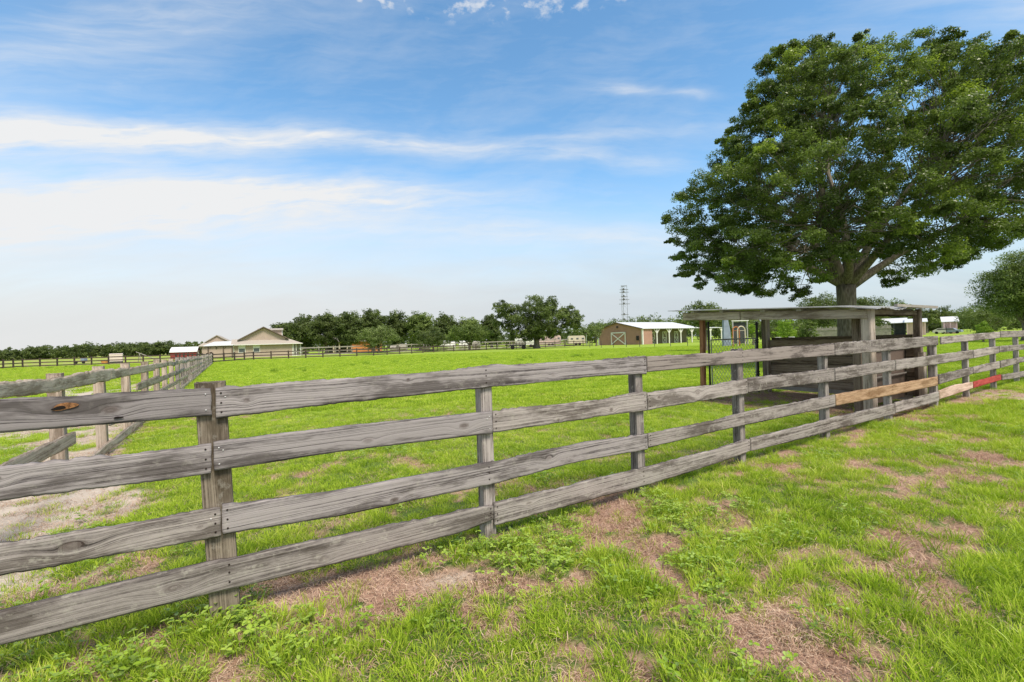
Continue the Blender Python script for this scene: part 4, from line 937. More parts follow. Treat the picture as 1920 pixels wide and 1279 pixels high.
def house():
    Z = 92.0; K = Z / F; O = GZ(438, Z); fr = frame_(O, .46); q = Front(O, .46); wd_ = q.x(549); xr = q.x(566)
    ht = q.z(470, 645.5); ap = q.z(495, 613.5); xa = q.x(495.5); D_ = 12.0
    root = thing('beige_house', O, 'beige sided house with a wide gable, dormer and white-framed porch', 'house')
    mb = MB(); mb.box(fr(0, 0, -.3), fr(wd_, 0) - fr(0, 0), fr(0, D_) - fr(0, 0), Vector((0, 0, ht + .3))); mb.build('wall', M['siding'], root)
    gl = q.x(451); gr_ = q.x(533); zs = q.z(500, 635.5)
    mb = MB(); mb.prism([fr(gl, .5, ht), fr(gr_ + .3, .5, ht), fr(gr_ + .3, .5, zs + .1), fr(xa, .5, ap - .15), fr(gl, .5, zs)], fr(0, D_ - 1) - fr(0, 0)); mb.build('gable', M['siding'], root)
    mb = MB()
    roof_plane(mb, fr(gl - .5, -.1, zs - .12), fr(xa, -.1, ap + .12), fr(xa, D_ + .3, ap + .12), fr(gl - .5, D_ + .3, zs - .12), .16)
    roof_plane(mb, fr(xa, -.1, ap + .118), fr(gr_ + .9, -.1, zs - .0), fr(gr_ + .9, D_ + .3, zs - .0), fr(xa, D_ + .3, ap + .118), .16)
    mb.build('roof', M['roofgrey'], root)
    mb = MB(); mb.bar(fr(gl - .5, -.14, zs - .16), fr(xa, -.14, ap + .06), .05, .16); mb.bar(fr(xa, -.14, ap + .05), fr(gr_ + .9, -.14, zs - .06), .05, .16); mb.build('bargeboard', M['fascia'], root)
    mb = MB(); zu = zs; e = .7       # low skirt roof across the front and over the porch
    roof_plane(mb, fr(-.4, -e, ht + .02), fr(xr + .2, -e, ht - .08), fr(gr_ + .8, .8, zs + .0), fr(-.3, .8, zu + .05), .14)
    roof_plane(mb, fr(xr + .22, -e + .02, ht - .08), fr(xr + .22, D_, ht - .08), fr(gr_ + .8, D_, zs), fr(gr_ + .81, .8, zs), .14)
    mb.build('skirt_roof', M['roofgrey'], root)
    mb = MB(); mb.box(fr(-.42, -e - .05, ht - .17), fr(xr + .6, 0) - fr(0, 0), fr(0, .06) - fr(0, 0), Vector((0, 0, .14))); mb.build('fascia_board', M['trim'], root)
    dx0 = q.x(505); dx1 = q.x(529); zt = q.z(520, 617.5) + .3; zb = q.z(520, 633)
    dm = MB(); dm.box(fr(dx0 - 2, 3.0, zb - 1.0), fr(dx1 - dx0 + 2, 0) - fr(0, 0), fr(0, 3.2) - fr(0, 0), Vector((0, 0, zt - zb + .8))); dm = dm.build('dormer', M['siding'], root)
    mb = MB(); mb.prism([fr(dx0 - 2.3, 2.6, zt - .25), fr(dx1 + .3, 2.6, zt - .25), fr(dx1 + .3, 4.6, zt + .1), fr(dx0 - 2.3, 4.6, zt + .1)], Vector((0, 0, -.14)))
    mb.prism([fr(dx0 - 2.3, 4.6, zt + .1), fr(dx1 + .3, 4.6, zt + .1), fr(dx1 + .3, 6.6, zt - .25), fr(dx0 - 2.3, 6.6, zt - .25)], Vector((0, 0, -.14))); mb.build('dormer_roof', M['roofgrey'], dm)
    mb = MB(); mb.box(fr(dx1 + .0, 2.96, zb - .6), fr(.12, 0) - fr(0, 0), fr(0, 3.2) - fr(0, 0), Vector((0, 0, zt - zb + .3))); mb.build('corner_trim', M['trim'], dm)
    for xp in (447, 474.5): window(root, fr, q.x(xp), 1.05, 1.25, 1.75, 0)
    mb = MB(); mb.box(fr(-.03, -.03, -.3), fr(.14, 0) - fr(0, 0), fr(0, .1) - fr(0, 0), Vector((0, 0, ht + .2))); mb.box(fr(wd_ - .1, -.03, -.3), fr(.14, 0) - fr(0, 0), fr(0, .1) - fr(0, 0), Vector((0, 0, ht + .2))); mb.build('corner_board', M['trim'], root)
    for x in (wd_ + .12, (wd_ + xr) / 2 - .3, xr - .3):
        for y in (-.1, 3, 6): mb = MB(); mb.box(fr(x, y, 0), fr(.13, 0) - fr(0, 0), fr(0, .13) - fr(0, 0), Vector((0, 0, ht - .15))); mb.build('porch_post', M['trim'], root)
    mb = MB()
    for z in (0.05, .85): mb.box(fr(wd_ + .25, -.06, z), fr(xr - wd_ - .55, 0) - fr(0, 0), fr(0, .07) - fr(0, 0), Vector((0, 0, .10)))
    mb.build('porch_rail', M['trim'], root)
    mb = MB(); mb.box(fr(wd_ + .1, .8, 0), fr(xr - wd_ - .6, 0) - fr(0, 0), fr(0, .05) - fr(0, 0), Vector((0, 0, ht - .2))); mb.build('porch_screen', M['fence_grey'], root)
def garage():
    Z = 101.0; K = Z / F; O = GZ(378.5, Z); fr = frame_(O, .46); q = Front(O, .46); wd_ = q.x(437); ht = q.z(400, 647); ap = q.z(407, 629); D_ = 8
    root = thing('garage', O, 'smaller beige outbuilding with a peaked roof left of the main house', 'outbuilding')
    mb = MB(); mb.box(fr(0, 0, -.3), fr(wd_, 0) - fr(0, 0), fr(0, D_) - fr(0, 0), Vector((0, 0, ht + .3))); mb.build('wall', M['siding'], root)
    x0 = q.x(388); x1 = q.x(428); xa = q.x(407); zb = q.z(407, 640)
    mb = MB(); mb.prism([fr(x0, .3, zb - .8), fr(x1, .3, zb - .8), fr(x1, .3, zb), fr(xa, .3, ap - .1), fr(x0, .3, zb)], fr(0, 7) - fr(0, 0)); mb.build('gable', M['siding'], root)
    mb = MB(); roof_plane(mb, fr(x0 - .4, 0, zb - .1), fr(xa, 0, ap + .1), fr(xa, 7.6, ap + .1), fr(x0 - .4, 7.6, zb - .1), .16); roof_plane(mb, fr(xa, 0, ap + .098), fr(x1 + .4, 0, zb - .1), fr(x1 + .4, 7.6, zb - .1), fr(xa, 7.6, ap + .098), .16)
    roof_plane(mb, fr(-.6, -.5, ht - .15), fr(wd_ + .2, -.5, ht - .15), fr(x1 + .5, .5, zb - .05), fr(x0 - .4, .5, zb - .05), .12); roof_plane(mb, fr(-.62, -.5, ht - .15), fr(x0 - .42, .5, zb - .05), fr(x0 - .42, D_ - .5, zb - .05), fr(-.62, D_ + .5, ht - .15), .12)
    mb.build('roof', M['roofgrey'], root)
    mb = MB(); mb.cbox(fr(q.x(395), -.06, .6), .6, .1, .8); mb.build('meter_box', M['fence_brown'], root)
    mb = MB(); mb.ico(fr(q.x(406), -.1, ht - .7), .16); mb.build('wall_lamp', M['black'], root)
    Zc = 90.0; K = Zc / F; O = GZ(381, Zc); fr = frame_(O, .2); q = Front(O, .2); w2 = q.x(438); h2 = q.z(400, 648)
    root = thing('carport', O, 'white metal canopy on brown posts in front of the outbuilding', 'canopy')
    mb = MB(); roof_plane(mb, fr(.1, -.3, h2), fr(w2, -.3, h2), fr(w2 - .1, 4.2, (h2 + .85)), fr(.35, 4.2, (h2 + .85)), .10); mb.build('roof', M['ribroof'], root)
    for x in (391, 419.5, 436):
        mb = MB(); xx = q.x(x) - .2; mb.box(fr(xx, 0, -.1), fr(.2, 0) - fr(0, 0), fr(0, .2) - fr(0, 0), Vector((0, 0, h2 - .15)))
        mb.bar(fr(xx + .1, .1, h2 - .8), fr(xx + .8, .1, h2 - .2), .08, .1); mb.build('post', M['fascia'], root)
    mb = MB(); mb.box(fr(.3, 0, h2 - .3), fr(w2 - .5, 0) - fr(0, 0), fr(0, .15) - fr(0, 0), Vector((0, 0, .2))); mb.build('beam', M['fascia'], root)
def small_barns():
    Z = 98.0; K = Z / F; O = GZ(319, Z); fr = frame_(O, .40); w_ = 42 * K; h1 = HZ(340, 659.5, Z); h2 = HZ(340, 656, Z); h3 = HZ(340, 650.5, Z)
    root = thing('red_shed', O, 'small dark red shed with a white gambrel roof', 'shed')
    mb = MB(); mb.box(fr(0, 0, -.2), fr(w_, 0) - fr(0, 0), fr(0, 3.2) - fr(0, 0), Vector((0, 0, h1 + .2))); mb.prism([fr(0, 0, h1), fr(0, .5, h2 + .1), fr(0, 1.6, h3 - .05), fr(0, 2.7, h2 + .1), fr(0, 3.2, h1)], fr(w_, 0) - fr(0, 0)); mb.build('wall', M['redwall'], root)
    mb = MB(); e = .12
    for (ya, za, yb, zb) in ((-.2, h1 - .05, .45, h2 + .12), (.45, h2 + .121, 1.6, h3), (1.6, h3, 2.75, h2 + .12), (2.75, h2 + .12, 3.4, h1 - .05)):
        roof_plane(mb, fr(-e, ya, za), fr(w_ + e, ya, za), fr(w_ + e, yb, zb), fr(-e, yb, zb), .08)
    mb.build('roof', M['ribroof'], root)
    mb = MB(); mb.box(fr(w_ + .02, .05, 0), fr(.05, 0) - fr(0, 0), fr(0, .15) - fr(0, 0), Vector((0, 0, h1))); mb.box(fr(w_ + .02, 1.0, 0), fr(.06, 0) - fr(0, 0), fr(0, 1.2) - fr(0, 0), Vector((0, 0, 1.9))); mb.build('door', M['trim'], root)
    Z = 84.0; O = GZ(204.5, Z); fr = frame_(O, .62); q = Front(O, .62); w_ = q.x(229.5); h = q.z(217, 663.5)
    root = thing('white_box_trailer', O, 'pale box-shaped trailer body standing behind the brown fence', 'trailer')
    mb = MB(); mb.box(fr(0, 0, .25), fr(w_, 0) - fr(0, 0), fr(0, 1.3) - fr(0, 0), Vector((0, 0, h - .3))); mb.prism([fr(-.03, -.04, h - .07), fr(w_ + .03, -.04, h - .07), fr(w_ + .03, .65, h + .05), fr(-.03, .65, h + .05)], Vector((0, 0, -.05))); mb.build('body', M['paleside'], root)
    mb = MB(); mb.box(fr(.05, .03, 0), fr(w_ - .1, 0) - fr(0, 0), fr(0, 1.2) - fr(0, 0), Vector((0, 0, .25))); mb.build('base_frame', M['darkgrey'], root)
    # low cart with dark wheels and a tub
    Z = 86.0; K = Z / F; O = GZ(150, Z); fr = frame_(O, .1)
    root = thing('farm_cart', O, 'low cart with dark wheels and a pale rear box left of the white trailer', 'cart')
    mb = MB(); mb.box(fr(-.9, 0, .35), fr(1.8, 0) - fr(0, 0), fr(0, 1) - fr(0, 0), Vector((0, 0, .15))); mb.build('bed', M['darkgrey'], root)
    mb = MB(); mb.box(fr(0, .1, .5), fr(.6, 0) - fr(0, 0), fr(0, .8) - fr(0, 0), Vector((0, 0, .5))); mb.build('box', M['bluegrey'], root)
    for x in (-.7, .6):
        mb = MB(); mb.tube([fr(x, -.12, .25), fr(x, .05, .25)], .25, 14); mb.build('wheel', M['tyre'], root)
    O = GZ(196, 82); root = thing('feed_tub', O, 'orange tub lying in the grass left of the white trailer', 'tub')
    mb = MB(); mb.tube([O + Vector((0, 0, .0)), O + Vector((0, 0, .45))], [.42, .55], 16); mb.build('body', M['orange'], root)
    mb = MB(); mb.tube([O + Vector((0, 0, .45)), O + Vector((0, 0, .50))], [.58, .58], 16); mb.build('rim', M['orange'], root)
    O = GZ(250, 80); root = thing('leaning_pole', O, 'long bare pole propped up on a low stand behind the brown fence', 'pole')
    a = P(255, 660, 80); b = P(300, 679, 80); b.z = .15
    mb = MB(); mb.tube([a, a.lerp(b, .5) + Vector((0, 0, .03)), b], [.05, .07, .09], 8); mb.build('shaft', M['fence_grey'], root)
    c = a.lerp(b, .15); mb = MB(); mb.bar(c, Vector((c.x - .5, c.y + .2, 0)), .08, .08); mb.bar(c, Vector((c.x + .4, c.y - .2, 0)), .08, .08); mb.build('stand', M['fence_grey'], root)
def orange_house():
    Z = 134.0; K = Z / F; O = GZ(612, Z); fr = frame_(O, .02); root = thing('orange_building', O, 'orange and cream building half hidden under the dark tree row', 'house')
    w_ = 92 * K; xm = 41 * K; h = HZ(660, 640, Z)
    mb = MB(); mb.box(fr(xm, 0, 0), fr(w_ - xm, 0) - fr(0, 0), fr(0, 7) - fr(0, 0), Vector((0, 0, h))); mb.build('wall', M['orange'], root)
    mb = MB(); mb.box(fr(0, 1.8, 0), fr(xm, 0) - fr(0, 0), fr(0, 5) - fr(0, 0), Vector((0, 0, h - .1))); mb.build('back_wall', M['darkgrey'], root)
    for x in (0, 12, 23, 38):
        mb = MB(); mb.box(fr(x * K, 0, 0), fr(.35, 0) - fr(0, 0), fr(0, .35) - fr(0, 0), Vector((0, 0, h - .4))); mb.build('porch_column', M['cream'], root)
    mb = MB(); mb.box(fr(0, -.02, h - .4), fr(xm, 0) - fr(0, 0), fr(0, .4) - fr(0, 0), Vector((0, 0, .4))); mb.build('porch_beam', M['cream'], root)
    mb = MB(); roof_plane(mb, fr(-.5, -.6, h), fr(w_ + .5, -.6, h), fr(w_ + .5, 3.5, h + 1.6), fr(-.5, 3.5, h + 1.6)); roof_plane(mb, fr(-.5, 3.5, h + 1.598), fr(w_ + .5, 3.5, h + 1.598), fr(w_ + .5, 7.4, h), fr(-.5, 7.4, h)); mb.build('roof', M['roofgrey'], root)
house(); garage(); small_barns(); orange_house()
def barn():
    A = GZ(1205, 99.8); Bc = GZ(1122.5, 110.4); gd = (Bc - A); Lg = gd.length; gd.normalize(); sd_ = Vector((gd.y, -gd.x, 0))
    if sd_.x < 0: sd_ = -sd_
    p = lambda u, v, z=0.0: A + gd * u + sd_ * v + Vector((0, 0, z))           # u across the gable end, v along the barn
    root = thing('horse_barn', A, 'brown barn with white crossed door and row of white-trimmed stalls', 'barn')
    he = HZ(1205, 615.5, 99.8); hl = HZ(1122.5, 618.5, 110.4); ap = HZ(1156, 605, 106); Lb = 21.5; um = Lg * .56; rec = 3.0
    mb = MB(); mb.prism([p(0, 0, -.3), p(Lg, 0, -.3), p(Lg, 0, hl - .1), p(um, 0, ap - .15), p(0, 0, he - .1)], sd_ * 3.4); mb.build('gable_wall', M['barnsiding'], root)
    mb = MB(); mb.prism([p(rec, 3.4, -.3), p(Lg, 3.4, -.3), p(Lg, 3.4, hl - .1), p(um, 3.4, ap - .2), p(rec, 3.4, he + .2)], sd_ * (Lb - 3.6)); mb.build('stall_wall', M['barnshade'], root)
    mb = MB()
    roof_plane(mb, p(-.35, -.4, he - .05), p(-.35, Lb + .3, he - .05), p(um, Lb + .3, ap + .08), p(um, -.4, ap + .08), .10); roof_plane(mb, p(um, -.4, ap + .079), p(um, Lb + .3, ap + .079), p(Lg + .1, Lb + .3, hl), p(Lg + .1, -.4, hl), .10)
    roof_plane(mb, p(Lg + .1, -.3, hl - .002), p(Lg + .1, Lb + .3, hl - .002), p(Lg + 4.3, Lb + .3, hl - .75), p(Lg + 4.3, -.3, hl - .75), .10)
    mb.build('roof', M['ribroof'], root)
    mb = MB(); mb.bar(p(-.35, -.44, he - .12), p(um, -.44, ap + .0), .06, .2); mb.bar(p(um, -.44, ap), p(Lg + .1, -.44, hl - .1), .06, .2); mb.bar(p(Lg + .1, -.36, hl - .1), p(Lg + 4.3, -.36, hl - .85), .06, .2); mb.build('bargeboard', M['fascia'], root)
    # crossed door
    u1 = (1205 - 1148) / (1205 - 1122.5) * Lg * .985; u0 = (1205 - 1173.5) / (1205 - 1122.5) * Lg * .955; hd = 2.85
    mb = MB(); mb.prism([p(u0, -.04, 0), p(u1, -.04, 0), p(u1, -.04, hd), p(u0, -.04, hd)], sd_ * -.05); dr = mb.build('barn_door', M['barnsiding'], root)
    mb = MB(); y = -.13; bw = .26
    for a, b in (((u0, 0), (u0, hd)), ((u1, 0), (u1, hd)), ((u0 - .1, hd), (u1 + .1, hd))): mb.bar(p(a[0], y, a[1]), p(b[0], y, b[1]), bw, .05, up=sd_)
    mb.bar(p(u0, y - .05, .1), p(u1, y - .05, hd - .1), .22, .04, up=sd_); mb.bar(p(u1, y - .10, .1), p(u0, y - .10, hd - .1), .22, .04, up=sd_); mb.build('door_frame', M['trim'], dr)
    for u, hh in ((-.06, he - .2), (Lg - .2, hl - .2)):
        mb = MB(); mb.prism([p(u, -.06, 0), p(u + .3, -.06, 0), p(u + .3, -.06, hh), p(u, -.06, hh)], sd_ * .3); mb.build('corner_board', M['trim'], root)
    mb = MB(); mb.tube([p(um - .3, -.02, ap - 1.0), p(um - .3, -.25, ap - 1.0)], .12, 8); mb.tube([p(um - .3, -.25, ap - 1.25), p(um - .3, -.25, ap - .85)], [.25, .1], 8); mb.build('barn_lamp', M['black'], root)
    mb = MB(); mb.prism([p(.95, -.05, .95), p(1.55, -.05, .95), p(1.55, -.05, 1.95), p(.95, -.05, 1.95)], sd_ * -.25); mb.build('wall_box', M['black'], root)
    # porch posts with Y braces
    for v in (5.0, 9.6, 14.2, 18.8):
        mb = MB(); mb.bar(p(-.05, v, 0), p(-.05, v, he - .15), .22, .22); mb.bar(p(-.05, v, he - 1.25), p(-.05, v - 1.0, he - .2), .14, .14); mb.bar(p(-.05, v, he - 1.25), p(-.05, v + 1.0, he - .2), .14, .14); mb.build('porch_post', M['trim'], root)
    for v in (7.3, 11.9, 16.6):
        mb = MB(); mb.prism([p(rec - .03, v - .75, .05), p(rec - .03, v + .75, .05), p(rec - .03, v + .75, 2.75), p(rec - .03, v - .75, 2.75)], gd * -.06); d2 = mb.build('stall_door', M['barnshade'], root)
        mb = MB(); x = rec - .14
        for a, b in (((-.75, .05), (-.75, 2.75)), ((.75, .05), (.75, 2.75)), ((-.75, .1), (.75, .1)), ((-.75, 1.4), (.75, 1.4)), ((-.75, 2.75), (.75, 2.75))): mb.bar(p(x, v + a[0], a[1]), p(x, v + b[0], b[1]), .17, .05, up=gd)
        mb.bar(p(x - .05, v - .7, .15), p(x - .05, v + .7, 1.35), .13, .04, up=gd); mb.bar(p(x - .1, v + .7, .15), p(x - .1, v - .7, 1.35), .13, .04, up=gd); mb.bar(p(x - .05, v - .7, 1.45), p(x - .05, v, 2.7), .13, .04, up=gd); mb.bar(p(x - .1, v + .7, 1.45), p(x - .1, v, 2.7), .13, .04, up=gd); mb.build('door_frame', M['trim'], d2)
    mb = MB(); mb.tube([p(rec - .05, 4.9, 1.7), p(rec - .2, 4.9, 1.7)], .42, 12); mb.build('wall_sign', M['darkgrey'], root)
    for v in (0, 7, 14, 21):
        mb = MB(); mb.bar(p(Lg + 4.1, v, 0), p(Lg + 4.1, v, hl - .8), .16, .16); mb.build('lean_to_post', M['trim'], root)
    # open pole shed further right
    O = p(0, Lb + 1.5); r2 = thing('pole_shed', O, 'open white-roofed run-in shed with braced posts right of the barn', 'shed')
    mb = MB(); roof_plane(mb, p(-2, Lb + 1.0, he - .1), p(-2, Lb + 9, he - .1), p(4, Lb + 9, he + .25), p(4, Lb + 1, he + .25)); mb.build('roof', M['ribroof'], r2)
    for (u, v) in ((-1.8, Lb + 2.6), (-.3, Lb + 4.2), (-1.8, Lb + 7.6), (3.5, Lb + 7.6)):
        mb = MB(); mb.bar(p(u, v, 0), p(u, v, he - .2), .22, .22); mb.bar(p(u, v, he - 1.1), p(u, v - .8, he - .2), .14, .14); mb.bar(p(u, v, he - 1.1), p(u, v + .8, he - .2), .14, .14); mb.build('post', M['trim'], r2)
barn()
def tower():
    Z = 150.0; K = Z / F; O = GZ(1173, Z); root = thing('lattice_mast', O, 'slim steel mast with stacked cross arms above the barn', 'mast')
    zt = HZ(1173, 535, Z); hw = 5.2 * K; pts = [Vector((O.x - hw, Z, 0)), Vector((O.x + hw, Z, 0)), Vector((O.x, Z + 1.6, 0))]
    for q in pts:
        mb = MB(); mb.tube([q, q + Vector((0, 0, zt))], .05, 6); mb.build('leg', M['mast'], root)
    for y, e in ((536, .0), (543, .5), (548, .6), (556, .2), (562, .7), (570, .9), (590, .3), (600, .2)):
        z = HZ(1173, y, Z); mb = MB(); a, b, c = [q + Vector((0, 0, z)) for q in pts]
        mb.bar(a - Vector((e, 0, 0)), b + Vector((e, 0, 0)), .15, .15); mb.bar(b, c, .12, .12); mb.bar(c, a, .12, .12)
        if e: mb.ico(c + Vector((0, -.8, .25)), .38, seg=6, ring=4)
        mb.build('cross_arm', M['mast'], root)
    mb = MB(); n_ = 12
    for i in range(n_):
        z0 = zt * i / n_; z1 = zt * (i + 1) / n_
        for k in range(3): mb.bar(pts[k] + Vector((0, 0, z0)), pts[(k + 1) % 3] + Vector((0, 0, z1)), .03, .03)
    mb.build('bracing', M['galv'], root)
tower()

# ------------------------------------------------------------------ far fences and posts
def rail_fence(name, path, label, h, nr, mt, step=2.45, rw=.15, sd=1, cat='fence'):
    root = thing(name, path[0], label, cat); g = random.Random(sd); allp = []
    for a, b in zip(path[:-1], path[1:]):
        L = (b - a).length; n = max(1, round(L / step))
        for i in range(n): allp.append(a.lerp(b, i / n))
    allp.append(path[-1]); allp = allp[:98]
    for q in allp:
        mb = MB(); t = g.uniform(-.03, .03); mb.cbox((q.x, q.y, -.2), .15, .15, h + .25 + g.uniform(0, .1)); mb.build('post', mt, root)
    pr = 4 if len(allp) > 60 else 2; 
    for k in range(nr):
        z = h - .1 - k * (h - .28) / max(1, nr - 1)
        for i in range(0, len(allp) - 1, pr):
            mb = MB()
            for j in range(i, min(i + pr, len(allp) - 1)):
                a = allp[j] + Vector((0, -.11, z + g.uniform(-.02, .02))); b = allp[j + 1] + Vector((0, -.11, z + g.uniform(-.02, .02))); mb.bar(a, b, .04, rw)
            mb.build('rail', mt, root)
    return root
rail_fence('board_fence', [GZ(-60, 58), GZ(42, 70), GZ(235, 71), GZ(330, 76), GZ(398, 62)], 'dark brown three-rail fence across the far left paddock', 1.25, 3, M['fence_brown'], 2.6, sd=3)
rail_fence('board_fence', [GZ(398, 62), GZ(475, 72), GZ(700, 74), GZ(850, 90), GZ(985, 102), GZ(1110, 108)], 'long dark three-rail fence along the far side of the green paddock', 1.22, 3, M['fence_brown'], 2.6, sd=4)
rail_fence('board_fence', [GZ(566, 96), GZ(720, 100), GZ(910, 112), GZ(1080, 122)], 'pale grey fence standing behind the long dark paddock fence', 1.75, 3, M['fence_grey'], 3.2, .22, sd=5)
WG = 'thin wire fence posts before the brown barn'
wl = ['leftmost thin post, before the barn lean-to', 'thin post before the left corner of the barn wall', 'thin post at the left side of the crossed barn door', 'thin post at the right side of the crossed barn door', 'thin post below the black box on the barn wall',
      'thin post before the grey part of the barn front', 'thin post before the first stall door', 'thin post before the last visible porch post', 'thin post left of the rusty shelter post']
for i, (x, y0, y1, l) in enumerate(zip((1105.5, 1127, 1150, 1174, 1199, 1227, 1257, 1289, 1325), (641, 640, 640, 640, 638, 636, 634, 632, 630), (652, 652, 651.5, 651, 650.5, 650, 649.5, 649.5, 649), wl)):
    Z = 1.53 * F / (y1 - hor(x)); O = GZ(x, Z); mb = MB(); mb.tube([O - Vector((0, 0, .1)), O + Vector((random.uniform(-.04, .04), 0, 1.15))], .045, 7); mb.ico(O + Vector((0, 0, 1.15)), .05)
    tag(mb.build('fence_post', M['darkgrey']), l, 'fence post', WG)
def grey_fence():
    Zf = 74.0; a = GZ(1488, 78); b = GZ(1672, 70); root = thing('picket_fence', a, 'weathered grey vertical board fence behind the big oak trunk', 'fence')
    d = (b - a); L = d.length; d.normalize(); n = int(L / .17); mb = None; g = random.Random(5)
    per = (n + 45) // 46
    for i in range(0, n, per):
        mb = MB()
        for j in range(i, min(n, i + per)):
            h = 2.2 + g.uniform(-.14, .14); q = a + d * (j * .17); mb.box(q + Vector((0, 0, .05)), d * .15, Vector((0, .03, 0)), Vector((0, 0, h)))
        mb.build('board_panel', M['fence_grey'], root)
    mb = MB()
    for z in (.6, 1.8): mb.bar(a + Vector((0, -.04, z)), b + Vector((0, -.04, z)), .05, .1)
    mb.build('rail', M['fence_grey'], root)
grey_fence()
def wagon(px, Z, label, wbody=3.2):
    O = GZ(px, Z); root = thing('hay_wagon', O, label, 'wagon'); fr = frame_(O, .05)
    mb = MB(); mb.box(fr(-wbody / 2, 0, .75), fr(wbody, 0) - fr(0, 0), fr(0, 1.6) - fr(0, 0), Vector((0, 0, .2))); mb.build('bed', M['darkgrey'], root)
    mb = MB()
    for i in range(6): mb.box(fr(-wbody / 2 + i * (wbody - .1) / 5, 0, .95), fr(.1, 0) - fr(0, 0), fr(0, .1) - fr(0, 0), Vector((0, 0, .5)))
    mb.box(fr(-wbody / 2, -.02, 1.35), fr(wbody, 0) - fr(0, 0), fr(0, .06) - fr(0, 0), Vector((0, 0, .12))); mb.build('side_rack', M['fascia'], root)
    for x in (-1.1, 1.1):
        mb = MB(); mb.tube([fr(x, -.2, .42), fr(x, .0, .42)], .42, 16); mb.build('wheel', M['tyre'], root)
    mb = MB(); mb.bar(fr(-wbody / 2, .8, .6), fr(-wbody / 2 - 1.5, .8, .35), .08, .08); mb.build('drawbar', M['black'], root)
wagon(971, 90, 'dark low wagon parked under the round oak, left of its trunk')
def trailer(px, Z, label, L, h, mt, g=None, name='horse_trailer'):
    O = GZ(px, Z); root = thing(name, O, label, 'trailer', g); fr = frame_(O, .05)
    mb = MB(); mb.prism([fr(0, 0, .5), fr(L, 0, .5), fr(L, 0, h - .35), fr(L - .4, 0, h), fr(.4, 0, h), fr(0, 0, h - .35)], fr(0, 2) - fr(0, 0)); mb.build('body', mt, root)
    mb = MB()
    for i in range(3): mb.box(fr(.6 + i * (L - 1.5) / 2, -.03, h - 1.0), fr(.6, 0) - fr(0, 0), fr(0, .03) - fr(0, 0), Vector((0, 0, .4)))
    mb.build('window', M['glass'], root)
    for x in (L * .45, L * .45 + .9):
        mb = MB(); mb.tube([fr(x, -.08, .38), fr(x, .15, .38)], .38, 14); mb.build('wheel', M['tyre'], root)
TG = 'pale trailers parked behind the round oak'
trailer(966, 118, 'small white trailer behind the dark wagon', 3.0, 2.6, M['trim'], TG); trailer(986, 116, 'rounded white trailer touching the oak trunk on its left', 2.8, 3.0, M['trim'], TG)
trailer(1011, 120, 'long pale pink trailer right of the round oak trunk', 5.8, 2.9, M['pinkwall'], TG); trailer(1066, 118, 'dull pale trailer left of the barn lean-to', 4.4, 2.6, M['cream'], TG)
for i, (x, s, l) in enumerate(((738, 1.0, 'pale round hay bale at the left end of its line'), (756, 1.2, 'pale round hay bale second from the left, below the pale tree'), (800, 1.1, 'pale round hay bale below the gap between the low trees'), (834, 1.5, 'large white-wrapped hay bale left of the spreading tree trunk'), (846, 1.3, 'white-wrapped hay bale right beside the large one'), (869, 1.4, 'white-wrapped hay bale under the spreading tree'), (893, 1.3, 'greyish hay bale at the right end of its line'))):
    O = GZ(x, 112); mb = MB(); r_ = .78 * s; mb.tube([O + Vector((-.75 * s, 0, r_)), O + Vector((-.72 * s, 0, r_)), O + Vector((.72 * s, 0, r_)), O + Vector((.75 * s, 0, r_))], [r_ * .93, r_, r_, r_ * .93], 18)
    tag(mb.build('hay_bale', M['trim'] if 'white' in l else M['fence_grey']), l, 'hay bale', 'hay bales lined up below the tree row')

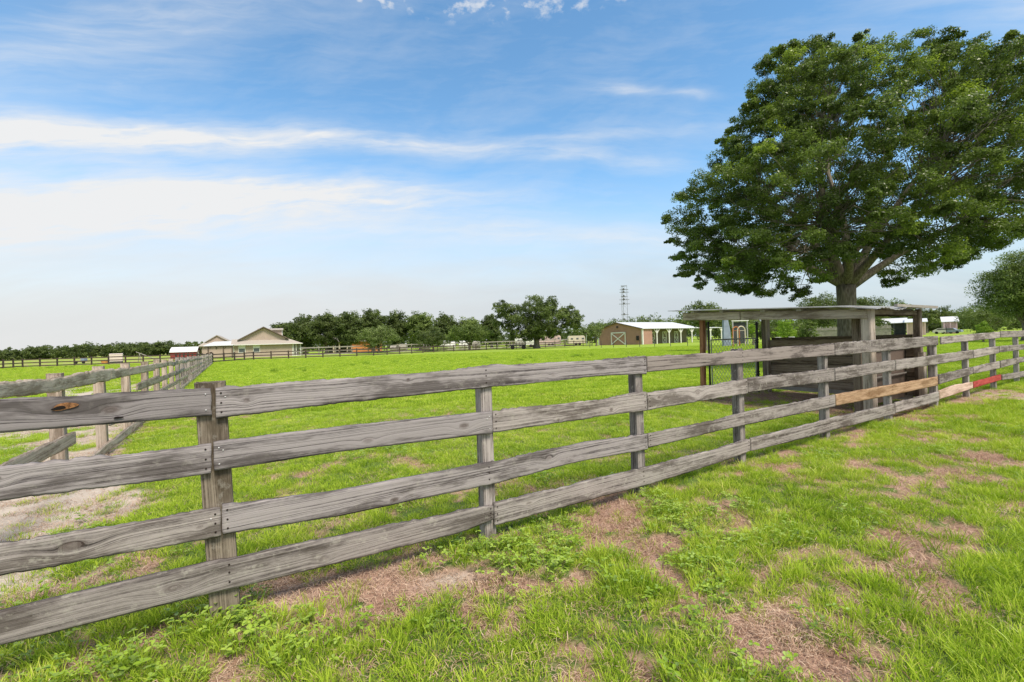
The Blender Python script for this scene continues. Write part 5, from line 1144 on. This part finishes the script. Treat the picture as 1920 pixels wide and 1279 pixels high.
# ------------------------------------------------------------------ farmyard on the right, seen through and beside the shelter
def right_side():
    def hall(px0, px1, Z, yb, ye, yr, label, wm, dpt=12, ang=.0, openf=False):
        K = Z / F; O = GZ(px0, Z); ang = -.72; fr = frame_(O, ang); L = locx(O, ang, px1); he = HZ(px0, ye, Z); ap = HZ(px0, yr, Z)
        root = thing('farm_building', O, label, 'farm building')
        mb = MB(); mb.box(fr(0, .5 if openf else 0, -.2), fr(L, 0) - fr(0, 0), fr(0, dpt) - fr(0, 0), Vector((0, 0, he + .2))); mb.build('wall', wm, root)
        mb = MB(); roof_plane(mb, fr(-.4, -.6, he - .05), fr(L + .4, -.6, he - .05), fr(L + .4, dpt / 2, ap), fr(-.4, dpt / 2, ap)); roof_plane(mb, fr(-.4, dpt / 2, ap - .002), fr(L + .4, dpt / 2, ap - .002), fr(L + .4, dpt + .6, he), fr(-.4, dpt + .6, he)); mb.build('roof', M['ribroof'], root)
        mb = MB(); nn = max(2, int(L / 5))
        for i in range(nn + 1): mb.box(fr(i * (L - .25) / nn, -.5, 0), fr(.25, 0) - fr(0, 0), fr(0, .25) - fr(0, 0), Vector((0, 0, he - .15)))
        mb.build('porch_posts', M['pinkwall'] if wm is M['pinkwall'] else M['darkgrey'], root)
    hall(1655, 1698, 118, 620, 606, 597, 'white-roofed farm building with dark open front, seen through the shelter', M['darkgrey'], openf=True)
    hall(1700, 1736, 112, 618, 604, 597.5, 'pale pink metal building beside the dark-fronted one, seen through the shelter', M['pinkwall'])
    hall(1769, 1795, 120, 618, 603, 593.5, 'small white-roofed building right of the shelter corner', M['pinkwall'], 9)
    # parked cars
    def car(px, Z, label, mt, ang=.0):
        O = GZ(px, Z); fr = frame_(O, ang); root = thing('parked_car', O, label, 'car', 'cars parked at the right farm building')
        pr = [(-2.1, .35), (2.1, .35), (2.15, .75), (1.9, .95), (1.1, 1.0), (.6, 1.45), (-1.1, 1.5), (-1.9, 1.05), (-2.15, .9)]
        mb = MB(); mb.prism([fr(x, 0, z) for x, z in pr], fr(0, 1.75) - fr(0, 0)); mb.build('body', mt, root)
        mb = MB(); mb.prism([fr(x, -.02, z) for x, z in ((-1.5, 1.02), (.9, 1.02), (.5, 1.38), (-1.05, 1.42))], fr(0, 1.79) - fr(0, 0)); mb.build('window', M['glass'], root)
        for x in (-1.35, 1.35):
            mb = MB(); mb.tube([fr(x, -.05, .33), fr(x, .2, .33)], .33, 14); mb.build('wheel', M['tyre'], root)
    car(1769, 118, 'white car beside the right corner of the shelter', M['trim'], -.9); car(1781, 117, 'grey car parked right of the white one', M['bluegrey'], -1.0)
    # things seen through the wire gate
    O = GZ(1364, 62); fr = frame_(O, 0); root = thing('blue_tank', O, 'tall blue-grey sheet-covered stack seen through the gate', 'covered stack')
    mb = MB(); h = HZ(1364, 596, 62); mb.prism([fr(-.55, 0, 0), fr(.5, 0, 0), fr(.42, 0, h * .55), fr(.1, 0, h), fr(-.4, 0, h)], fr(0, .5) - fr(0, 0)); mb.build('cover', M['bluegrey'], root)
    mb = MB(); mb.bar(fr(-.7, -.03, .9), fr(.55, -.03, .95), .03, .05); mb.build('strap', M['black'], root)
    O = GZ(1388, 66); fr = frame_(O, 0); root = thing('dark_frame_shed', O, 'dark frame with a white top bar behind the gate', 'frame')
    h = HZ(1388, 601.5, 66)
    for x in (-1.1, 1.0):
        mb = MB(); mb.box(fr(x, 0, 0), fr(.14, 0) - fr(0, 0), fr(0, .14) - fr(0, 0), Vector((0, 0, h - .05))); mb.build('post', M['galv'], root)
    mb = MB(); mb.box(fr(-1.2, -.02, h - .05), fr(2.5, 0) - fr(0, 0), fr(0, .16) - fr(0, 0), Vector((0, 0, .12))); mb.build('top_bar', M['trim'], root)
    mb = MB(); mb.box(fr(-1.0, .3, .2), fr(2.0, 0) - fr(0, 0), fr(0, .05) - fr(0, 0), Vector((0, 0, h - .4))); mb.build('back_panel', M['darkgrey'], root)
    for px, r_, mt, l in ((1380, .42, M['rustorange'], 'rusty orange hoop standing behind the gate'), (1390, .48, M['cream'], 'cream hoop right of the rusty orange one')):
        O = GZ(px, 58); z0 = HZ(px, 620, 58); pts = [O + Vector((r_ * math.cos(t), .0, z0 + r_ * 1.15 * math.sin(t))) for t in np.linspace(0, math.pi, 14)]
        pts = [Vector((pts[0].x, pts[0].y, 0))] + pts + [Vector((pts[-1].x, pts[-1].y, 0))]; mb = MB(); mb.tube(pts, .07, 8)
        mb.bar(O + Vector((-r_, 0, z0)), O + Vector((r_, 0, z0)), .05, .05); tag(mb.build('wagon_hoop', mt), l, 'hoop', 'hoops behind the wire gate')
    for px, l in ((1459, 'left white barrel seen under the shelter roof'), (1484, 'white barrel right of the other, beside the grey fence')):
        O = GZ(px, 60); mb = MB(); mb.tube([O, O + Vector((0, 0, .05)), O + Vector((0, 0, .5)), O + Vector((0, 0, .98)), O + Vector((0, 0, 1.0))], [.34, .38, .42, .38, .33], 18)
        for z in (.3, .7): mb.tube([O + Vector((0, 0, z)), O + Vector((0, 0, z + .04))], .43, 18)
        tag(mb.build('barrel', M['trim']), l, 'barrel', 'white barrels beyond the shelter')
    # wire posts on the right field
    G2 = 'thin posts in the right field'
    for i, (x, y0, y1, l) in enumerate(((1774, 613, 626, 'thin dark post nearest the right shelter corner'), (1785, 612, 624.5, 'thin dark post second from the shelter corner'), (1813, 611, 622.5, 'thin post left of the round green bush'), (1819, 610, 623, 'thin post just left of the round green bush'), (1855, 604, 621, 'thin post right of the round green bush'), (1876, 605, 620.5, 'thin post in the middle of the bright field gap on the right'), (1900, 603, 619.5, 'thin black post near the right edge under the large green tree'))):
        Z = 1.53 * F / (y1 - hor(x)); O = GZ(x, Z); h = HZ(x, y0, Z); mb = MB(); mb.tube([O - Vector((0, 0, .1)), O + Vector((.03, 0, h))], .05, 7); mb.ico(O + Vector((.03, 0, h)), .055)
        tag(mb.build('fence_post', M['black']), l, 'fence post', G2)
right_side()

# ------------------------------------------------------------------ grass, weeds, straw
LIB = bpy.data.collections.new('tuft_library')     # never linked to the scene: only a source of instances
def blades(n, rad, hmin, hmax, wid, lean, seed, seg=4, curl=.6):
    g = np.random.default_rng(seed); V = []; Fq = []; T = []
    for i in range(n):
        a = g.uniform(0, 2 * math.pi); r = rad * g.random() ** .6; bx, by = r * math.cos(a), r * math.sin(a); h = g.uniform(hmin, hmax); w_ = wid * g.uniform(.7, 1.3)
        la = a + g.normal() * .9; ln = lean * g.uniform(.3, 1.3); tw = g.uniform(0, math.pi); tone = g.random(); dx, dy = math.cos(la), math.sin(la); b0 = len(V)
        for k in range(seg + 1):
            t = k / seg; off = ln * h * (t ** (1 + curl)) ; z = h * t * (1 - .35 * ln * t); ww = w_ * (1 - t) ** .55 * (.75 + .5 * t) if k < seg else 0
            wx, wy = math.cos(tw + t * .8) * ww, math.sin(tw + t * .8) * ww; cx, cy = bx + dx * off, by + dy * off
            if k < seg: V += [(cx - wx, cy - wy, z), (cx + wx, cy + wy, z)]; T += [tone * .8 + .2 * t] * 2
            else: V.append((cx, cy, z)); T.append(tone * .8 + .2)
        for k in range(seg - 1): q = b0 + 2 * k; Fq.append((q, q + 1, q + 3, q + 2))
        q = b0 + 2 * (seg - 1); Fq.append((q, q + 1, q + 2))
    return V, Fq, T
def lib(name, V, Fq, T, m):
    me = bpy.data.meshes.new(name); me.from_pydata(V, [], Fq); me.materials.append(m); a = me.attributes.new('tone', 'FLOAT', 'POINT'); a.data.foreach_set('value', np.array(T, np.float32)); me.update()
    return bpy.data.objects.new(name, me)
def weedmesh(seed, ns=11):
    g = np.random.default_rng(seed); V = []; Fq = []; T = []
    for i in range(ns):
        a = g.uniform(0, 6.28); r = .11 * g.random() ** .5; h = g.uniform(.025, .085); c = np.array([r * math.cos(a), r * math.sin(a), h]); tone = g.random()
        b0 = len(V); V += [(c[0] * .5 - .001, c[1] * .5, 0), (c[0] * .5 + .001, c[1] * .5, 0), (c[0] + .001, c[1], h), (c[0] - .001, c[1], h)]; Fq.append((b0, b0 + 1, b0 + 2, b0 + 3)); T += [.5] * 4
        for l in range(int(g.integers(3, 6))):
            la = a + l * 2.1 + g.normal() * .3; L = g.uniform(.014, .026); wv = L * .62; d = np.array([math.cos(la), math.sin(la), g.uniform(-.25, .35)]); s_ = np.array([-math.sin(la), math.cos(la), 0]) * wv
            p0 = c; b0 = len(V); V += [tuple(p0), tuple(p0 + d * L * .45 + s_ * .5 + [0, 0, .003]), tuple(p0 + d * L * .85 + s_ * .38 + [0, 0, .002]), tuple(p0 + d * L), tuple(p0 + d * L * .85 - s_ * .38 + [0, 0, .002]), tuple(p0 + d * L * .45 - s_ * .5 + [0, 0, .003])]
            Fq += [(b0, b0 + 1, b0 + 2, b0 + 3), (b0, b0 + 3, b0 + 4, b0 + 5)]; T += [tone] * 6
    return V, Fq, T
def strawmesh(seed, n=44):
    g = np.random.default_rng(seed); V = []; Fq = []; T = []
    for i in range(n):
        x, y = g.normal(size=2) * .075; a = g.uniform(0, 6.28); L = g.uniform(.012, .055); w_ = g.uniform(.0006, .0015); cv = g.normal() * .25; z0 = g.uniform(.001, .012); z1 = g.uniform(.001, .022); tone = g.random(); b0 = len(V)
        for k in range(4):
            t = k / 3; aa = a + cv * t; px, py = x + math.cos(aa) * L * t, y + math.sin(aa) * L * t; z = z0 + (z1 - z0) * t + .006 * math.sin(3.14 * t)
            V += [(px + math.sin(aa) * w_, py - math.cos(aa) * w_, z), (px - math.sin(aa) * w_, py + math.cos(aa) * w_, z)]; T += [tone] * 2
        for k in range(3): q = b0 + 2 * k; Fq.append((q, q + 2, q + 3, q + 1))
    return V, Fq, T
def scatter(name, pts, scl, rot, tilt, objs, label, cat='grass'):
    c = bpy.data.collections.new(name + '_source'); 
    for k, o in enumerate(objs): c.objects.link(o)
    nv = len(objs); me = bpy.data.meshes.new(name); me.vertices.add(len(pts)); me.vertices.foreach_set('co', np.asarray(pts, np.float32).ravel())
    a = me.attributes.new('scl', 'FLOAT_VECTOR', 'POINT'); a.data.foreach_set('vector', np.asarray(scl, np.float32).ravel())
    a = me.attributes.new('rot', 'FLOAT_VECTOR', 'POINT'); a.data.foreach_set('vector', np.stack([tilt[:, 0], tilt[:, 1], rot], -1).astype(np.float32).ravel())
    a = me.attributes.new('idx', 'INT', 'POINT'); a.data.foreach_set('value', rng.integers(0, nv, len(pts)).astype(np.int32)); me.update()
    o = bpy.data.objects.new(name, me); COL.objects.link(o); tag(o, label, cat, kind='stuff')
    ng = bpy.data.node_groups.new(name, 'GeometryNodeTree'); ng.interface.new_socket('Geometry', in_out='INPUT', socket_type='NodeSocketGeometry'); ng.interface.new_socket('Geometry', in_out='OUTPUT', socket_type='NodeSocketGeometry')
    N = ng.nodes; L = ng.links; gi = N.new('NodeGroupInput'); go = N.new('NodeGroupOutput'); ip = N.new('GeometryNodeInstanceOnPoints'); ci = N.new('GeometryNodeCollectionInfo')
    ci.inputs['Collection'].default_value = c; ci.inputs['Separate Children'].default_value = True; ci.inputs['Reset Children'].default_value = True; ip.inputs['Pick Instance'].default_value = True
    def na(nm, ty): q = N.new('GeometryNodeInputNamedAttribute'); q.data_type = ty; q.inputs[0].default_value = nm; return [s for s in q.outputs if s.enabled and s.name == 'Attribute'][0]
    mv = N.new('GeometryNodeMeshToPoints'); L.new(gi.outputs[0], mv.inputs[0]); L.new(mv.outputs[0], ip.inputs['Points']); L.new(ci.outputs[0], ip.inputs['Instance']); L.new(na('scl', 'FLOAT_VECTOR'), ip.inputs['Scale']); L.new(na('idx', 'INT'), ip.inputs['Instance Index'])
    er = N.new('FunctionNodeEulerToRotation'); L.new(na('rot', 'FLOAT_VECTOR'), er.inputs[0]); L.new(er.outputs[0], ip.inputs['Rotation']); L.new(ip.outputs[0], go.inputs[0])
    md = o.modifiers.new('instances', 'NODES'); md.node_group = ng
    return o
tall = [lib('grass_tuft', *blades(44, .055, .05, .125, .0021, .55, 300 + k), M['grass']) for k in range(6)]
short = [lib('short_tuft', *blades(40, .075, .018, .055, .0023, .8, 320 + k, 3), M['grass']) for k in range(6)]
coarse = [lib('field_tuft', *blades(46, .16, .03, .075, .0052, .7, 340 + k, 2), M['grass']) for k in range(5)]
weeds = [lib('clover_sprig', *weedmesh(360 + k), M['weed']) for k in range(5)]
straw = [lib('straw_wisp', *strawmesh(380 + k), M['straw']) for k in range(5)]
def sample(n, zmin, zmax, pw=1.0, spread=1.32):
    """points through the visible wedge, evenly by area (pw=1) or denser near (pw<1)"""
    u = rng.random(n); Zs = (zmin ** (2 * pw) + u * (zmax ** (2 * pw) - zmin ** (2 * pw))) ** (1 / (2 * pw)); Xs = (rng.random(n) * 2 - 1) * (Zs * spread + .8)
    return Xs, Zs
def put(name, n, zr, pw, keep, objs, smin, smax, label, hs=None, tl=.12, cat='grass'):
    x, y = sample(n, *zr, pw); bare, sand = fields(x, y); k = rng.random(n) < keep(x, y, bare, sand); x, y, bare = x[k], y[k], bare[k]
    z = gh(x, y, bare) - .003; s = rng.uniform(smin, smax, len(x)); hh = hs(x, y, bare) if hs is not None else np.ones(len(x))
    print(name, len(x)); return scatter(name, np.stack([x, y, z], -1), np.stack([s, s, s * hh], -1), rng.random(len(x)) * 6.28, rng.normal(size=(len(x), 2)) * tl, objs, label, cat)
tallz = lambda x, y: sst(.40, .60, fbm(x * 1.3 + 3, y * 1.3, 91, 3)) * (side_fence(x, y) > -.3) * np.maximum(np.exp(-((x - .05) / 1.0) ** 2 - ((y - 2.4) / 1.3) ** 2), .25)
put('long_grass', 26000, (.9, 9.5), .75, lambda x, y, b, s: (b < .42) * (.10 + .9 * tallz(x, y)) * (1 - .6 * b), tall, .85, 1.5, 'longer bright green grass tufts in front of the fence', lambda x, y, b: .65 + .6 * tallz(x, y))
put('short_grass', 90000, (.9, 17), .70, lambda x, y, b, s: np.clip(1 - 1.2 * b, .09, 1) * (.35 + .65 * sst(.40, .56, fbm(x * 7, y * 7, 93, 2))), short, .7, 1.4, 'short bright green turf with bare patches', lambda x, y, b: .7 + .7 * fbm(x * 1.7, y * 1.7, 95, 3))
put('field_grass', 110000, (11, 70), .72, lambda x, y, b, s: np.clip(1 - 1.3 * b, .0, 1), coarse, .8, 1.6, 'bright green grass of the paddock', lambda x, y, b: .7 + .6 * fbm(x * .3, y * .3, 96, 3))
wz = lambda x, y: sst(.56, .66, fbm(x * 1.1 + 30, y * 1.1, 97, 3))
put('clover_weeds', 7000, (.9, 8), .7, lambda x, y, b, s: (wz(x, y) * .28 + .9 * np.exp(-((side_fence(x, y) - .35) / .4) ** 2) * (along_fence(x, y) < 3.2) * .8) * (b < .85), weeds, .8, 1.5, 'low broad-leaved weeds creeping over the bare soil', cat='weeds')
put('dry_straw', 30000, (.9, 13), .7, lambda x, y, b, s: sst(.12, .6, b) * (1 - .75 * np.clip(s, 0, 1)) + .10, straw, .7, 1.5, 'dead straw and dry grass lying on the bare soil', tl=.05, cat='straw')
# taller dark weeds standing in the mown paddock
def paddock_weeds():
    pts = []; sc_ = []
    for (x, y, n) in ((512, 698, 6), (690, 683, 10), (800, 676, 7), (820, 673, 6), (886, 672, 6), (907, 672, 6), (975, 676, 8), (990, 672, 6), (1080, 670, 8), (1088, 668, 8), (1113, 667, 5), (655, 686, 4), (560, 694, 4), (575, 697, 3), (30, 694, 6), (90, 690, 9), (130, 689, 9), (182, 686, 7), (1180, 665, 4), (740, 680, 4), (1270, 668, 3)):
        for _ in range(n):
            p_ = G(x + random.uniform(-9, 9), y + random.uniform(-1.0, 1.0)); pts.append((p_.x, p_.y, 0)); sc_.append(random.uniform(1.5, 3.4))
    n = len(pts); s = np.array(sc_)
    V, Fq, T = blades(30, .05, .04, .12, .0035, .35, 399, 3); scatter('paddock_weeds', pts, np.stack([s, s, s], -1), rng.random(n) * 6.28, rng.normal(size=(n, 2)) * .06, [lib('tall_weed', V, Fq, [t * .3 for t in T], M['weed'])], 'scattered taller dark weeds standing in the mown paddock', 'weeds')
paddock_weeds()
# brush at the far end of the left fence
for a, kw in [((388, 664, 56, 14, 'far_mid', 'green climbing plant at the far end of the left fence', None, 401), dict(n=18, per=60, lsz=.12, low=.02)),
              ((346, 672, 33, 26, 'far_pale', 'pale vine tangled in the left fence rails', None, 402), dict(n=22, per=60, lsz=.09, low=.05))]: std_tree(*a, name='bush', **kw)
print('objects', len(SC.objects))
